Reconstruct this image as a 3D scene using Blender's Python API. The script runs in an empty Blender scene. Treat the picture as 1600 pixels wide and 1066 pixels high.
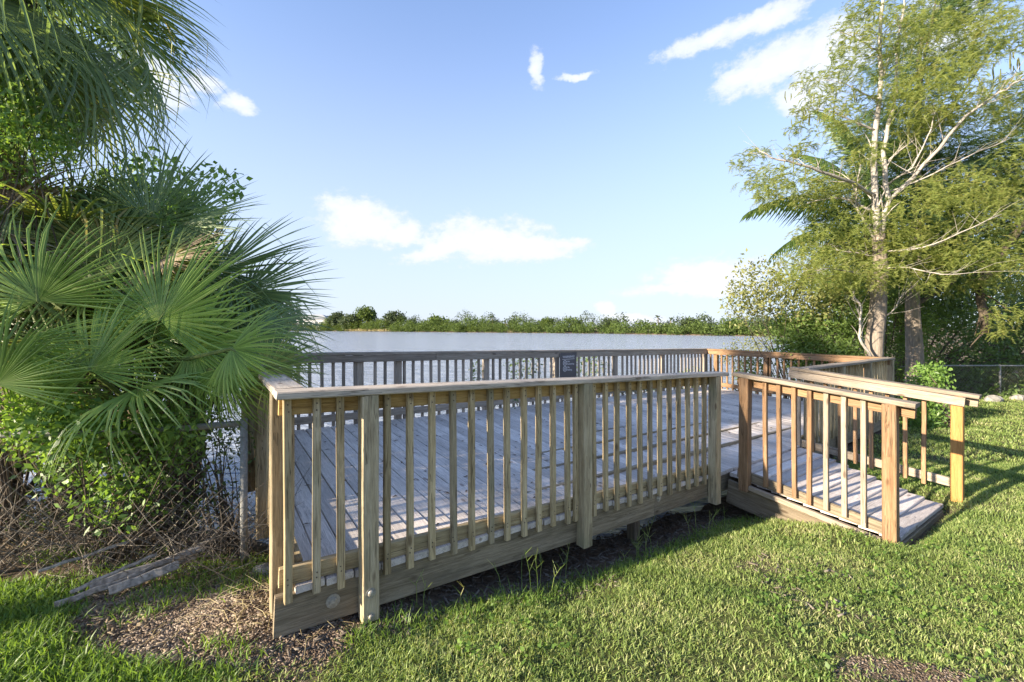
import bpy, math, random
import numpy as np
from mathutils import Vector, Matrix
R = math.radians
SC = bpy.context.scene
COL = SC.collection
random.seed(7)
RNG = np.random.default_rng(7)

# ------------------------------------------------------------ camera
F = 664.0                       # focal length in pixels of the 1600 px wide photograph
cam_d = bpy.data.cameras.new("camera")
cam = bpy.data.objects.new("camera", cam_d); COL.objects.link(cam)
cam.location = (0, 0, 0); cam.rotation_euler = (R(90), 0, 0)
cam_d.sensor_width = 36; cam_d.lens = 36 * F / 1600; cam_d.shift_y = -23 / 1600
cam_d.clip_start = 0.05; cam_d.clip_end = 3000
SC.camera = cam

# ------------------------------------------------------------ sun, sky
SUN_AZ = math.atan2(-.87, -.47)        # compass direction the light comes from (x, y)
SUN_EL = R(19)
sun_d = bpy.data.lights.new("sun", 'SUN'); sun = bpy.data.objects.new("sun", sun_d); COL.objects.link(sun)
sun_d.energy = 3.8; sun_d.angle = R(0.6); sun_d.color = (1.0, .86, .66)
sdir = Vector((math.sin(SUN_AZ) * math.cos(SUN_EL), math.cos(SUN_AZ) * math.cos(SUN_EL), math.sin(SUN_EL)))
sun.rotation_euler = sdir.to_track_quat('Z', 'Y').to_euler(); sun.location = sdir * 30

W = bpy.data.worlds.new("World"); SC.world = W; W.use_nodes = True
nt = W.node_tree; N = nt.nodes; Lk = nt.links; N.clear()
wo = N.new('ShaderNodeOutputWorld'); bg = N.new('ShaderNodeBackground')
sky = N.new('ShaderNodeTexSky'); sky.sky_type = 'NISHITA'; sky.sun_disc = False
sky.sun_elevation = SUN_EL; sky.sun_rotation = SUN_AZ % (2 * math.pi)
sky.air_density = 1.0; sky.dust_density = .3; sky.ozone_density = 2.5
bg.inputs['Strength'].default_value = .15
Lk.new(bg.outputs[0], wo.inputs[0])
SKY_TINT = (.46, .505, .60)
CLOUD_COL = (1.85, 1.87, 1.92)
tint = N.new('ShaderNodeVectorMath'); tint.operation = 'MULTIPLY'; tint.inputs[1].default_value = SKY_TINT
Lk.new(sky.outputs[0], tint.inputs[0])
def m2(op, a, b=None, clamp=False):
    n = N.new('ShaderNodeMath'); n.operation = op; n.use_clamp = clamp
    for i, x in enumerate((a, b)):
        if x is None: continue
        if isinstance(x, (int, float)): n.inputs[i].default_value = x
        else: Lk.new(x, n.inputs[i])
    return n.outputs[0]
tc = N.new('ShaderNodeTexCoord'); sep = N.new('ShaderNodeSeparateXYZ'); Lk.new(tc.outputs['Generated'], sep.inputs[0])
az = m2('ARCTAN2', sep.outputs[0], sep.outputs[1]); el = m2('ARCSINE', sep.outputs[2])
def wnoise(scale, detail, off=0.0, rough=.6):
    mp = N.new('ShaderNodeMapping'); mp.inputs['Location'].default_value = (off, off * 1.3, off * .7); mp.inputs['Scale'].default_value = (1, 1, 1.6)
    Lk.new(tc.outputs['Generated'], mp.inputs[0])
    n = N.new('ShaderNodeTexNoise'); n.inputs['Scale'].default_value = scale; n.inputs['Detail'].default_value = detail
    n.inputs['Roughness'].default_value = rough; Lk.new(mp.outputs[0], n.inputs['Vector']); return n.outputs['Fac']
n1 = wnoise(9, 5, 3.0); n2 = wnoise(9, 5, 11.0); n3 = wnoise(24, 7, 5.0, .65)
azd = m2('ADD', az, m2('MULTIPLY', m2('SUBTRACT', n1, .5), .10)); eld = m2('ADD', el, m2('MULTIPLY', m2('SUBTRACT', n2, .5), .05))
cv = N.new('ShaderNodeCombineXYZ'); Lk.new(azd, cv.inputs[0]); Lk.new(eld, cv.inputs[1])
CL = [(1105, 62, 62, 13, 8), (1160, 42, 50, 12, 14), (1215, 22, 48, 14, 5), (1215, 100, 80, 26, 8), (1290, 82, 60, 38, 5), (1270, 140, 55, 26, 0), (1165, 118, 40, 14, 10),
      (838, 105, 13, 21, 0), (900, 120, 20, 4, 0), (235, 125, 48, 28, 0), (312, 125, 20, 9, 0), (365, 161, 27, 11, -10),
      (545, 340, 42, 28, 0), (575, 352, 60, 22, 0), (628, 362, 32, 14, 0), (760, 378, 85, 24, 0), (820, 382, 70, 15, 0), (685, 390, 50, 11, 15), (885, 377, 28, 8, 0),
      (1105, 428, 80, 18, 0), (1470, 40, 60, 40, 0), (950, 483, 16, 9, 0), (990, 500, 48, 7, 0), (1090, 452, 100, 8, 0)]
acc = None
for (u, v, ru, rv, an) in CL:
    s = (u - 800) / F; a0 = math.atan(s); ca = math.cos(a0); e0 = math.atan((510 - v) / F * ca)
    ra = ru / F * ca * ca * 1.35; re_ = rv / F * ca * math.cos(e0) ** 2 * 1.6
    sb = N.new('ShaderNodeVectorMath'); sb.operation = 'SUBTRACT'; Lk.new(cv.outputs[0], sb.inputs[0]); sb.inputs[1].default_value = (a0, e0, 0)
    rot = N.new('ShaderNodeVectorRotate'); rot.rotation_type = 'Z_AXIS'; rot.inputs['Angle'].default_value = R(-an); Lk.new(sb.outputs[0], rot.inputs['Vector'])
    ml = N.new('ShaderNodeVectorMath'); ml.operation = 'MULTIPLY'; Lk.new(rot.outputs[0], ml.inputs[0]); ml.inputs[1].default_value = (1 / ra, 1 / re_, 0)
    ln = N.new('ShaderNodeVectorMath'); ln.operation = 'LENGTH'; Lk.new(ml.outputs[0], ln.inputs[0])
    acc = ln.outputs['Value'] if acc is None else m2('MINIMUM', acc, ln.outputs['Value'])
dens = m2('SUBTRACT', 1.0, acc); dens = m2('ADD', dens, m2('MULTIPLY', m2('SUBTRACT', n3, .5), 1.7))
mr = N.new('ShaderNodeMapRange'); mr.interpolation_type = 'SMOOTHSTEP'; Lk.new(dens, mr.inputs['Value'])
mr.inputs['From Min'].default_value = -.15; mr.inputs['From Max'].default_value = .36; mr.inputs['To Max'].default_value = .82
# faint milky veil low over the horizon
vr = N.new('ShaderNodeMapRange'); vr.interpolation_type = 'SMOOTHSTEP'; Lk.new(m2('ABSOLUTE', el), vr.inputs['Value'])
vr.inputs['From Min'].default_value = -.05; vr.inputs['From Max'].default_value = .75; vr.inputs['To Min'].default_value = .92; vr.inputs['To Max'].default_value = .15
mv = N.new('ShaderNodeMix'); mv.data_type = 'RGBA'; Lk.new(vr.outputs[0], mv.inputs['Factor']); Lk.new(tint.outputs[0], mv.inputs['A']); mv.inputs['B'].default_value = (1.20, 1.34, 1.60, 1)
mx = N.new('ShaderNodeMix'); mx.data_type = 'RGBA'
Lk.new(mr.outputs[0], mx.inputs['Factor']); Lk.new(mv.outputs['Result'], mx.inputs['A']); 
cs = N.new('ShaderNodeMix'); cs.data_type = 'RGBA'; cs.inputs['A'].default_value = (1.42, 1.52, 1.75, 1); cs.inputs['B'].default_value = (*CLOUD_COL, 1)
cr = N.new('ShaderNodeMapRange'); cr.inputs['From Min'].default_value = .1; cr.inputs['From Max'].default_value = .9; Lk.new(dens, cr.inputs['Value']); Lk.new(cr.outputs[0], cs.inputs['Factor']); Lk.new(cs.outputs['Result'], mx.inputs['B'])
Lk.new(mx.outputs['Result'], bg.inputs['Color'])

SC.view_settings.view_transform = 'Standard'; SC.view_settings.look = 'None'
SC.view_settings.exposure = 2.1; SC.view_settings.gamma = 1; SC.view_settings.use_curve_mapping = False
SC.cycles.max_bounces = 6; SC.cycles.diffuse_bounces = 3; SC.cycles.glossy_bounces = 2; SC.cycles.transparent_max_bounces = 12
SC.cycles.use_denoising = True

# ------------------------------------------------------------ helpers
def U(u, v, y): return Vector(((u - 800) / F * y, y, -(v - 510) / F * y))
def tag(o, label=None, cat=None, group=None, kind=None):
    if label: o['label'] = label
    if cat: o['category'] = cat
    if group: o['group'] = group
    if kind: o['kind'] = kind
    return o
def empty(name, loc=(0, 0, 0)):
    o = bpy.data.objects.new(name, None); COL.objects.link(o); o.location = loc; o.empty_display_size = .1
    bpy.context.view_layer.update() if False else None
    return o
def par(o, p):
    if p is not None:
        o.parent = p
        o.matrix_parent_inverse = Matrix.Translation(-Vector(p.location)) if p.parent is None else Matrix.Identity(4)
    return o
def link(name, me, mat=None, parent=None, smooth=False):
    o = bpy.data.objects.new(name, me); COL.objects.link(o)
    if mat is not None and len(me.materials) == 0: me.materials.append(mat)
    if smooth: me.polygons.foreach_set('use_smooth', [True] * len(me.polygons))
    return par(o, parent)
def np_mesh(name, V, T=None, Q=None):
    """numpy arrays -> mesh; T (n,3), Q (m,4)"""
    me = bpy.data.meshes.new(name)
    V = np.asarray(V, np.float32)
    T = np.zeros((0, 3), np.int32) if T is None else np.asarray(T, np.int32)
    Q = np.zeros((0, 4), np.int32) if Q is None else np.asarray(Q, np.int32)
    me.vertices.add(len(V)); me.vertices.foreach_set('co', V.ravel())
    nl = T.size + Q.size
    me.loops.add(nl); me.loops.foreach_set('vertex_index', np.concatenate([T.ravel(), Q.ravel()]))
    me.polygons.add(len(T) + len(Q))
    st = np.concatenate([np.arange(len(T)) * 3, T.size + np.arange(len(Q)) * 4]).astype(np.int32)
    me.polygons.foreach_set('loop_start', st)
    me.update(calc_edges=True); me.validate()
    return me
class MB:
    def __init__(s): s.v = []; s.f = []
    def add(s, V, Fc):
        o = len(s.v); s.v += [tuple(x) for x in V]; s.f += [tuple(i + o for i in f) for f in Fc]
    def tube(s, pts, rad, n=6, cap=True):
        pts = [Vector(p) for p in pts]; V = []; k = len(pts)
        if isinstance(rad, (int, float)): rad = [rad] * k
        ref = Vector((0.31, .2, .93))
        for i, p in enumerate(pts):
            d = (pts[min(i + 1, k - 1)] - pts[max(i - 1, 0)]).normalized()
            a = d.cross(ref)
            if a.length < .05: a = d.cross(Vector((1, 0, 0)))
            a.normalize(); b = d.cross(a)
            for j in range(n):
                t = 2 * math.pi * j / n; V.append(p + (a * math.cos(t) + b * math.sin(t)) * rad[i])
        Fc = [(i * n + j, i * n + (j + 1) % n, (i + 1) * n + (j + 1) % n, (i + 1) * n + j) for i in range(k - 1) for j in range(n)]
        if cap: Fc += [tuple(range(n))[::-1], tuple((k - 1) * n + j for j in range(n))]
        s.add(V, Fc)
    def box(s, c, d, M=None):
        x, y, z = d[0] / 2, d[1] / 2, d[2] / 2; c = Vector(c)
        V = [Vector((i * x, j * y, k * z)) for i in (-1, 1) for j in (-1, 1) for k in (-1, 1)]
        if M is not None: V = [M @ p for p in V]
        V = [p + c for p in V]
        s.add(V, [(0, 1, 3, 2), (4, 6, 7, 5), (0, 4, 5, 1), (2, 3, 7, 6), (0, 2, 6, 4), (1, 5, 7, 3)])
    def mesh(s, name):
        me = bpy.data.meshes.new(name); me.from_pydata(s.v, [], s.f); me.update(); return me
    def build(s, name, mat, parent=None, smooth=False): return link(name, s.mesh(name), mat, parent, smooth)

# ------------------------------------------------------------ materials
def newmat(name):
    m = bpy.data.materials.new(name); m.use_nodes = True; n = m.node_tree.nodes; n.clear()
    out = n.new('ShaderNodeOutputMaterial'); p = n.new('ShaderNodeBsdfPrincipled'); m.node_tree.links.new(p.outputs[0], out.inputs[0])
    return m, n, m.node_tree.links, p, out
def ramp(n, stops):
    r = n.new('ShaderNodeValToRGB'); e = r.color_ramp.elements
    e[0].position, e[0].color = stops[0][0], (*stops[0][1], 1); e[1].position, e[1].color = stops[-1][0], (*stops[-1][1], 1)
    for p, c in stops[1:-1]: k = e.new(p); k.color = (*c, 1)
    return r
def wood(name, dark, mid, light, stain=None, stain_amt=.5, rough=.85, bump=.6, crack=.55, moss=None):
    m, n, l, p, out = newmat(name)
    tc = n.new('ShaderNodeTexCoord'); oi = n.new('ShaderNodeObjectInfo')
    off = n.new('ShaderNodeVectorMath'); off.operation = 'MULTIPLY_ADD'
    cmb = n.new('ShaderNodeCombineXYZ')
    for i in range(3):
        l.new(oi.outputs['Random'], cmb.inputs[i])
    sc = n.new('ShaderNodeVectorMath'); sc.operation = 'SCALE'; sc.inputs['Scale'].default_value = 37.0; l.new(cmb.outputs[0], sc.inputs[0])
    add = n.new('ShaderNodeVectorMath'); add.operation = 'ADD'; l.new(tc.outputs['Object'], add.inputs[0]); l.new(sc.outputs[0], add.inputs[1])
    def noi(scale, detail, vec, rough=.6, dist=0):
        mp = n.new('ShaderNodeMapping'); mp.inputs['Scale'].default_value = vec; l.new(add.outputs[0], mp.inputs[0])
        t = n.new('ShaderNodeTexNoise'); t.inputs['Scale'].default_value = scale; t.inputs['Detail'].default_value = detail
        t.inputs['Roughness'].default_value = rough; t.inputs['Distortion'].default_value = dist
        l.new(mp.outputs[0], t.inputs['Vector']); return t.outputs['Fac']
    g = noi(3.0, 7, (1.0, 16, 16), .65, .7)
    fine = noi(10, 4, (1.2, 45, 45), .7, .3)
    big = noi(2.3, 4, (1, 2.5, 2.5), .6)
    rp = ramp(n, [(.28, dark), (.5, mid), (.74, light)]); l.new(g, rp.inputs[0])
    # fine grain streaks
    fr = n.new('ShaderNodeMapRange'); fr.inputs['From Min'].default_value = .3; fr.inputs['From Max'].default_value = .7
    fr.inputs['To Min'].default_value = .62; fr.inputs['To Max'].default_value = 1.25; l.new(fine, fr.inputs['Value'])
    ml = n.new('ShaderNodeVectorMath'); ml.operation = 'SCALE'; l.new(rp.outputs[0], ml.inputs[0]); l.new(fr.outputs[0], ml.inputs['Scale'])
    # per piece tone
    pr = n.new('ShaderNodeMapRange'); pr.inputs['To Min'].default_value = .72; pr.inputs['To Max'].default_value = 1.16; l.new(oi.outputs['Random'], pr.inputs['Value'])
    ml2 = n.new('ShaderNodeVectorMath'); ml2.operation = 'SCALE'; l.new(ml.outputs[0], ml2.inputs[0]); l.new(pr.outputs[0], ml2.inputs['Scale'])
    cur = ml2.outputs[0]
    if stain is not None:
        sr = n.new('ShaderNodeMapRange'); sr.interpolation_type = 'SMOOTHSTEP'; sr.inputs['From Min'].default_value = .5; sr.inputs['From Max'].default_value = .72
        sr.inputs['To Max'].default_value = stain_amt; l.new(big, sr.inputs['Value'])
        mx = n.new('ShaderNodeMix'); mx.data_type = 'RGBA'; l.new(sr.outputs[0], mx.inputs['Factor']); l.new(cur, mx.inputs['A']); mx.inputs['B'].default_value = (*stain, 1)
        cur = mx.outputs['Result']
    # drying cracks: thin dark lines along the grain
    ck = noi(1.6, 3, (.55, 22, 22), .5, 1.2)
    a = n.new('ShaderNodeMath'); a.operation = 'SUBTRACT'; a.inputs[1].default_value = .5; l.new(ck, a.inputs[0])
    b = n.new('ShaderNodeMath'); b.operation = 'ABSOLUTE'; l.new(a.outputs[0], b.inputs[0])
    c = n.new('ShaderNodeMapRange'); c.inputs['From Min'].default_value = .0; c.inputs['From Max'].default_value = .02; c.inputs['To Min'].default_value = crack; c.inputs['To Max'].default_value = 0; l.new(b.outputs[0], c.inputs['Value'])
    gate = n.new('ShaderNodeMath'); gate.operation = 'GREATER_THAN'; gate.inputs[1].default_value = .48; l.new(big, gate.inputs[0])
    cc = n.new('ShaderNodeMath'); cc.operation = 'MULTIPLY'; l.new(c.outputs[0], cc.inputs[0]); l.new(gate.outputs[0], cc.inputs[1])
    mx2 = n.new('ShaderNodeMix'); mx2.data_type = 'RGBA'; l.new(cc.outputs[0], mx2.inputs['Factor']); l.new(cur, mx2.inputs['A']); mx2.inputs['B'].default_value = (dark[0] * .25, dark[1] * .25, dark[2] * .25, 1)
    # knots
    mpk = n.new('ShaderNodeMapping'); mpk.inputs['Scale'].default_value = (2.6, 7, 7); l.new(add.outputs[0], mpk.inputs[0])
    vo = n.new('ShaderNodeTexVoronoi'); vo.inputs['Scale'].default_value = 1.0; l.new(mpk.outputs[0], vo.inputs['Vector'])
    kr = n.new('ShaderNodeMapRange'); kr.interpolation_type = 'SMOOTHSTEP'; kr.inputs['From Min'].default_value = .05; kr.inputs['From Max'].default_value = .13; kr.inputs['To Min'].default_value = .75; kr.inputs['To Max'].default_value = 0
    l.new(vo.outputs['Distance'], kr.inputs['Value'])
    mx3 = n.new('ShaderNodeMix'); mx3.data_type = 'RGBA'; l.new(kr.outputs[0], mx3.inputs['Factor']); l.new(mx2.outputs['Result'], mx3.inputs['A']); mx3.inputs['B'].default_value = (dark[0] * .4, dark[1] * .33, dark[2] * .3, 1)
    l.new(mx3.outputs['Result'], p.inputs['Base Color'])
    p.inputs['Roughness'].default_value = rough; p.inputs['Specular IOR Level'].default_value = .25
    hs = n.new('ShaderNodeMath'); hs.operation = 'SUBTRACT'; l.new(fine, hs.inputs[0]); l.new(cc.outputs[0], hs.inputs[1])
    bp = n.new('ShaderNodeBump'); bp.inputs['Strength'].default_value = bump; bp.inputs['Distance'].default_value = .004; l.new(hs.outputs[0], bp.inputs['Height']); l.new(bp.outputs[0], p.inputs['Normal'])
    return m
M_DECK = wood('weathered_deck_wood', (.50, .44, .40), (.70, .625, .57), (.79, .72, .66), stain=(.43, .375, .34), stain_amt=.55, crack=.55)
M_RAIL = wood('olive_aged_pine', (.27, .195, .10), (.50, .39, .225), (.64, .53, .34), stain=(.30, .245, .14), stain_amt=.7, crack=.8)
M_POST = wood('grey_olive_post', (.26, .20, .12), (.46, .375, .24), (.60, .51, .355), stain=(.25, .235, .145), stain_amt=.75, crack=.8)
M_CAP = wood('grey_rail_cap_wood', (.36, .29, .225), (.52, .44, .35), (.62, .54, .44), stain=(.32, .27, .23), stain_amt=.6, crack=.8)
M_WARM = wood('orange_newer_pine', (.17, .095, .05), (.29, .175, .095), (.38, .25, .15), stain=(.21, .15, .10), stain_amt=.6, crack=.8)
M_ORNG = wood('bright_orange_pine', (.28, .13, .04), (.39, .20, .065), (.45, .26, .10), stain=(.29, .165, .07), stain_amt=.4, crack=.3)
M_INNER = wood('honey_inner_rail_wood', (.40, .24, .08), (.60, .39, .15), (.68, .49, .22), stain=(.42, .28, .12), stain_amt=.4)
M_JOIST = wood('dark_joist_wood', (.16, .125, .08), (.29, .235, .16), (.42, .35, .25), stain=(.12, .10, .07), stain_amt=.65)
M_SUNC = wood('sunlit_ramp_cap_wood', (.22, .175, .13), (.33, .27, .205), (.42, .355, .28), stain=(.22, .185, .15), stain_amt=.6, crack=.8)  # darker copy of the rail cap wood, toned down for ramp parts in full sun
M_SKRT = wood('ramp_skirt_wood', (.15, .12, .08), (.25, .20, .14), (.34, .285, .21), stain=(.16, .135, .09), stain_amt=.6, crack=.8)
M_BACK = wood('grey_back_rail_wood', (.25, .205, .165), (.37, .31, .25), (.47, .41, .34), stain=(.24, .21, .165), stain_amt=.5)

def leafmat(name, cols, trans=.35, rough=.55, spec=.3, tcol=1.5, stripe=False):
    m, n, l, p, out = newmat(name)
    geo = n.new('ShaderNodeNewGeometry'); tc = n.new('ShaderNodeTexCoord')
    no = n.new('ShaderNodeTexNoise'); no.inputs['Scale'].default_value = 2.2; no.inputs['Detail'].default_value = 3; l.new(geo.outputs['Position'], no.inputs['Vector'])
    a = n.new('ShaderNodeMath'); a.operation = 'MULTIPLY_ADD'; a.inputs[1].default_value = .65; l.new(geo.outputs['Random Per Island'], a.inputs[0])
    b = n.new('ShaderNodeMath'); b.operation = 'MULTIPLY_ADD'; b.inputs[1].default_value = 1.1; b.inputs[2].default_value = -.37; l.new(no.outputs['Fac'], b.inputs[0]); l.new(b.outputs[0], a.inputs[2])
    k = len(cols); rp = ramp(n, [(i / (k - 1) * .9 + .05, c) for i, c in enumerate(cols)]); l.new(a.outputs[0], rp.inputs[0])
    l.new(rp.outputs[0], p.inputs['Base Color']); p.inputs['Roughness'].default_value = rough; p.inputs['Specular IOR Level'].default_value = spec
    t = n.new('ShaderNodeBsdfTranslucent'); sc = n.new('ShaderNodeVectorMath'); sc.operation = 'MULTIPLY'; sc.inputs[1].default_value = (tcol * 1.15, tcol * 1.1, tcol * .5)
    l.new(rp.outputs[0], sc.inputs[0]); l.new(sc.outputs[0], t.inputs['Color'])
    mx = n.new('ShaderNodeMixShader'); mx.inputs[0].default_value = trans; l.new(p.outputs[0], mx.inputs[1]); l.new(t.outputs[0], mx.inputs[2]); l.new(mx.outputs[0], out.inputs[0])
    return m
L_FANB = leafmat('blue_green_fan_leaf', [(.10, .155, .07), (.16, .24, .10), (.24, .33, .14)], .35, .4, .5)
L_FANY = leafmat('bright_fan_leaf', [(.13, .21, .05), (.20, .31, .07), (.29, .41, .11), (.35, .43, .15)], .38, .42, .5)
L_FANO = leafmat('olive_fan_leaf', [(.10, .14, .05), (.17, .23, .07), (.26, .31, .10), (.38, .31, .13)], .35, .5, .4)
L_DRY = leafmat('dry_frond', [(.16, .12, .08), (.27, .21, .14), (.38, .32, .24)], .15, .8, .2)
L_VINE = leafmat('vine_leaf', [(.09, .165, .04), (.15, .255, .06), (.22, .35, .09)], .4, .45, .45)
L_DARK = leafmat('dark_shrub_leaf', [(.055, .095, .03), (.105, .165, .05), (.17, .25, .075)], .3, .45, .4)
L_MID = leafmat('hedge_leaf', [(.07, .12, .03), (.13, .20, .05), (.20, .29, .075)], .4, .5, .4)
L_OLIVE = leafmat('sparse_olive_leaf', [(.13, .14, .045), (.20, .22, .08), (.30, .29, .12)], .4, .5, .3)
L_CYP = leafmat('cypress_needle', [(.12, .155, .045), (.19, .235, .07), (.28, .32, .10), (.31, .28, .11)], .55, .6, .2)
L_PINE = leafmat('dark_pine_needle', [(.05, .09, .035), (.085, .14, .05), (.14, .20, .07)], .45, .6, .2)
L_FAR = leafmat('far_tree_leaf', [(.04, .07, .02), (.08, .12, .03), (.14, .19, .05)], .35, .6, .2)
L_FARD = leafmat('far_dark_tree_leaf', [(.04, .06, .035), (.065, .09, .045), (.09, .12, .06)], .25, .6, .2)
L_GRASS = leafmat('lawn_blade', [(.09, .145, .035), (.16, .235, .06), (.24, .32, .095), (.33, .38, .14), (.46, .44, .25)], .4, .5, .35)
L_GRASSD = leafmat('lush_grass_blade', [(.08, .145, .03), (.13, .22, .045), (.19, .30, .065)], .45, .45, .35)
L_STRAW = leafmat('straw', [(.30, .24, .13), (.42, .36, .21), (.50, .45, .30)], .25, .7, .2)
L_TWIG = leafmat('grey_twig', [(.08, .065, .05), (.15, .125, .10), (.25, .22, .18)], 0.0, .85, .2)
L_CHIP = leafmat('wood_chip', [(.08, .055, .038), (.15, .11, .08), (.25, .195, .15), (.38, .32, .26)], 0.0, .9, .1)

def barkmat(name, dark, light, scale=14, vec=(1, 1, .35), spots=0.):
    m, n, l, p, out = newmat(name)
    geo = n.new('ShaderNodeNewGeometry'); mp = n.new('ShaderNodeMapping'); mp.inputs['Scale'].default_value = vec; l.new(geo.outputs['Position'], mp.inputs[0])
    a = n.new('ShaderNodeTexNoise'); a.inputs['Scale'].default_value = scale; a.inputs['Detail'].default_value = 8; a.inputs['Roughness'].default_value = .7; l.new(mp.outputs[0], a.inputs['Vector'])
    rp = ramp(n, [(.3, dark), (.7, light)]); l.new(a.outputs['Fac'], rp.inputs[0]); l.new(rp.outputs[0], p.inputs['Base Color'])
    p.inputs['Roughness'].default_value = .9; p.inputs['Specular IOR Level'].default_value = .15
    bp = n.new('ShaderNodeBump'); bp.inputs['Strength'].default_value = .8; bp.inputs['Distance'].default_value = .02; l.new(a.outputs['Fac'], bp.inputs['Height']); l.new(bp.outputs[0], p.inputs['Normal'])
    return m
B_CYP = barkmat('pale_cypress_bark', (.21, .19, .165), (.48, .44, .40), 12, (1, 1, .5))
B_CYPL = barkmat('lower_cypress_bark', (.13, .105, .085), (.33, .28, .23), 16, (1.5, 1.5, .3))
B_DARK = barkmat('dark_bark', (.05, .04, .03), (.15, .12, .09), 16)
B_PALM = barkmat('palm_trunk', (.06, .045, .03), (.20, .16, .11), 12, (1, 1, 2.5))
B_PET = barkmat('petiole', (.09, .13, .04), (.17, .21, .07), 6)
B_GALV = barkmat('galvanised_steel', (.20, .20, .19), (.34, .34, .33), 30, (1, 1, 1))
B_WIRE = barkmat('fence_wire', (.14, .12, .10), (.27, .25, .22), 30, (1, 1, 1))

def plain(name, col, rough=.6, metal=0, noise=.15, scale=8):
    m, n, l, p, out = newmat(name)
    geo = n.new('ShaderNodeNewGeometry'); a = n.new('ShaderNodeTexNoise'); a.inputs['Scale'].default_value = scale; a.inputs['Detail'].default_value = 5; l.new(geo.outputs['Position'], a.inputs['Vector'])
    rp = ramp(n, [(.3, tuple(c * (1 - noise) for c in col)), (.7, tuple(min(1, c * (1 + noise)) for c in col))]); l.new(a.outputs['Fac'], rp.inputs[0]); l.new(rp.outputs[0], p.inputs['Base Color'])
    p.inputs['Roughness'].default_value = rough; p.inputs['Metallic'].default_value = metal
    return m

# ------------------------------------------------------------ terrain
dR = Vector((.82, .573, 0)).normalized(); dL = Vector((-dR.y, dR.x, 0))
A0 = Vector((-1.108, 2.0, 0))
DW, DD = 9.6, 3.56
def DP(X, Y, z=0): return A0 + dR * X + dL * Y + Vector((0, 0, z))
LAKE = [(-400, -40), (-60, -4), (-14, 3.6), (-6, 4.75), (-3.4, 4.85), (-1.6, 4.3), (.3, 4.6), (2.2, 5.6), (4.2, 7.2), (5.4, 8.7), (6.3, 9.6), (7.2, 11.2), (9.4, 13.6), (16.3, 24), (41, 60), (55, 86),
        (42, 96), (25, 121), (-8, 139), (-83, 186), (-250, 232), (-420, 150)]
WZ = -2.1
LK = np.array(LAKE, float)
def lake_sd(x, y):
    """signed distance to the shoreline, positive over water"""
    x = np.asarray(x, float); y = np.asarray(y, float); d = np.full(x.shape, 1e9); ins = np.zeros(x.shape, bool)
    n = len(LK)
    for i in range(n):
        ax, ay = LK[i]; bx, by = LK[(i + 1) % n]
        ex, ey = bx - ax, by - ay
        t = np.clip(((x - ax) * ex + (y - ay) * ey) / (ex * ex + ey * ey), 0, 1)
        d = np.minimum(d, np.hypot(x - ax - t * ex, y - ay - t * ey))
        c = ((ay > y) != (by > y)) & (x < (bx - ax) * (y - ay) / (by - ay + 1e-12) + ax)
        ins ^= c
    return np.where(ins, d, -d)
def vnoise(x, y, s, seed=0):
    """cheap smooth value noise"""
    x = np.asarray(x, float) * s; y = np.asarray(y, float) * s
    xi = np.floor(x).astype(np.int64); yi = np.floor(y).astype(np.int64); fx = x - xi; fy = y - yi
    fx = fx * fx * (3 - 2 * fx); fy = fy * fy * (3 - 2 * fy)
    def h(a, b):
        k = (a * 374761393 + b * 668265263 + seed * 974711) & 0xffffffff
        k = ((k ^ (k >> 13)) * 1274126177) & 0xffffffff
        return ((k ^ (k >> 16)) & 0xffff) / 65535.0
    return (h(xi, yi) * (1 - fx) + h(xi + 1, yi) * fx) * (1 - fy) + (h(xi, yi + 1) * (1 - fx) + h(xi + 1, yi + 1) * fx) * fy
def sstep(a, b, x): t = np.clip((x - a) / (b - a), 0, 1); return t * t * (3 - 2 * t)
def ground_z(x, y):
    x = np.asarray(x, float); y = np.asarray(y, float)
    q = np.maximum(y + .25 * x, -3); g = 6 * (1 - np.exp(-q / 6)); z = -1.40 - .09 * g
    sd = lake_sd(x, y)
    near = np.hypot(x, y) < 40
    # worn hollow below the deck
    Xd = (x - A0.x) * dR.x + (y - A0.y) * dR.y; Yd = (x - A0.x) * dL.x + (y - A0.y) * dL.y
    hol = sstep(-1.1, .3, Yd) * sstep(.3, 1.8, Xd) * (1 - sstep(4.2, 6.2, Xd)) * .21
    z = z - hol * (sd < 0)
    z = z - .13 * sstep(3.95, 4.25, Xd) * (1 - sstep(5.6, 5.95, Xd)) * sstep(-1.5, -1.3, Yd) * (1 - sstep(-.3, .3, Yd))
    bank = sstep(-1.7, .2, sd)
    z = z * (1 - bank) + (WZ - .12) * bank
    z = z - np.clip(sd, 0, 3) * .35
    far = sstep(30, 60, np.hypot(x, y))
    zf = np.where(sd < 0, WZ + .1 + np.minimum(-sd, 12) * .05, WZ - 1)
    z = z * (1 - far) + zf * far
    z = z + (vnoise(x, y, 2.2, 3) - .5) * .05 + (vnoise(x, y, 7, 5) - .5) * .02
    return z
def gz(x, y): return float(ground_z(np.array([x]), np.array([y]))[0])

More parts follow.
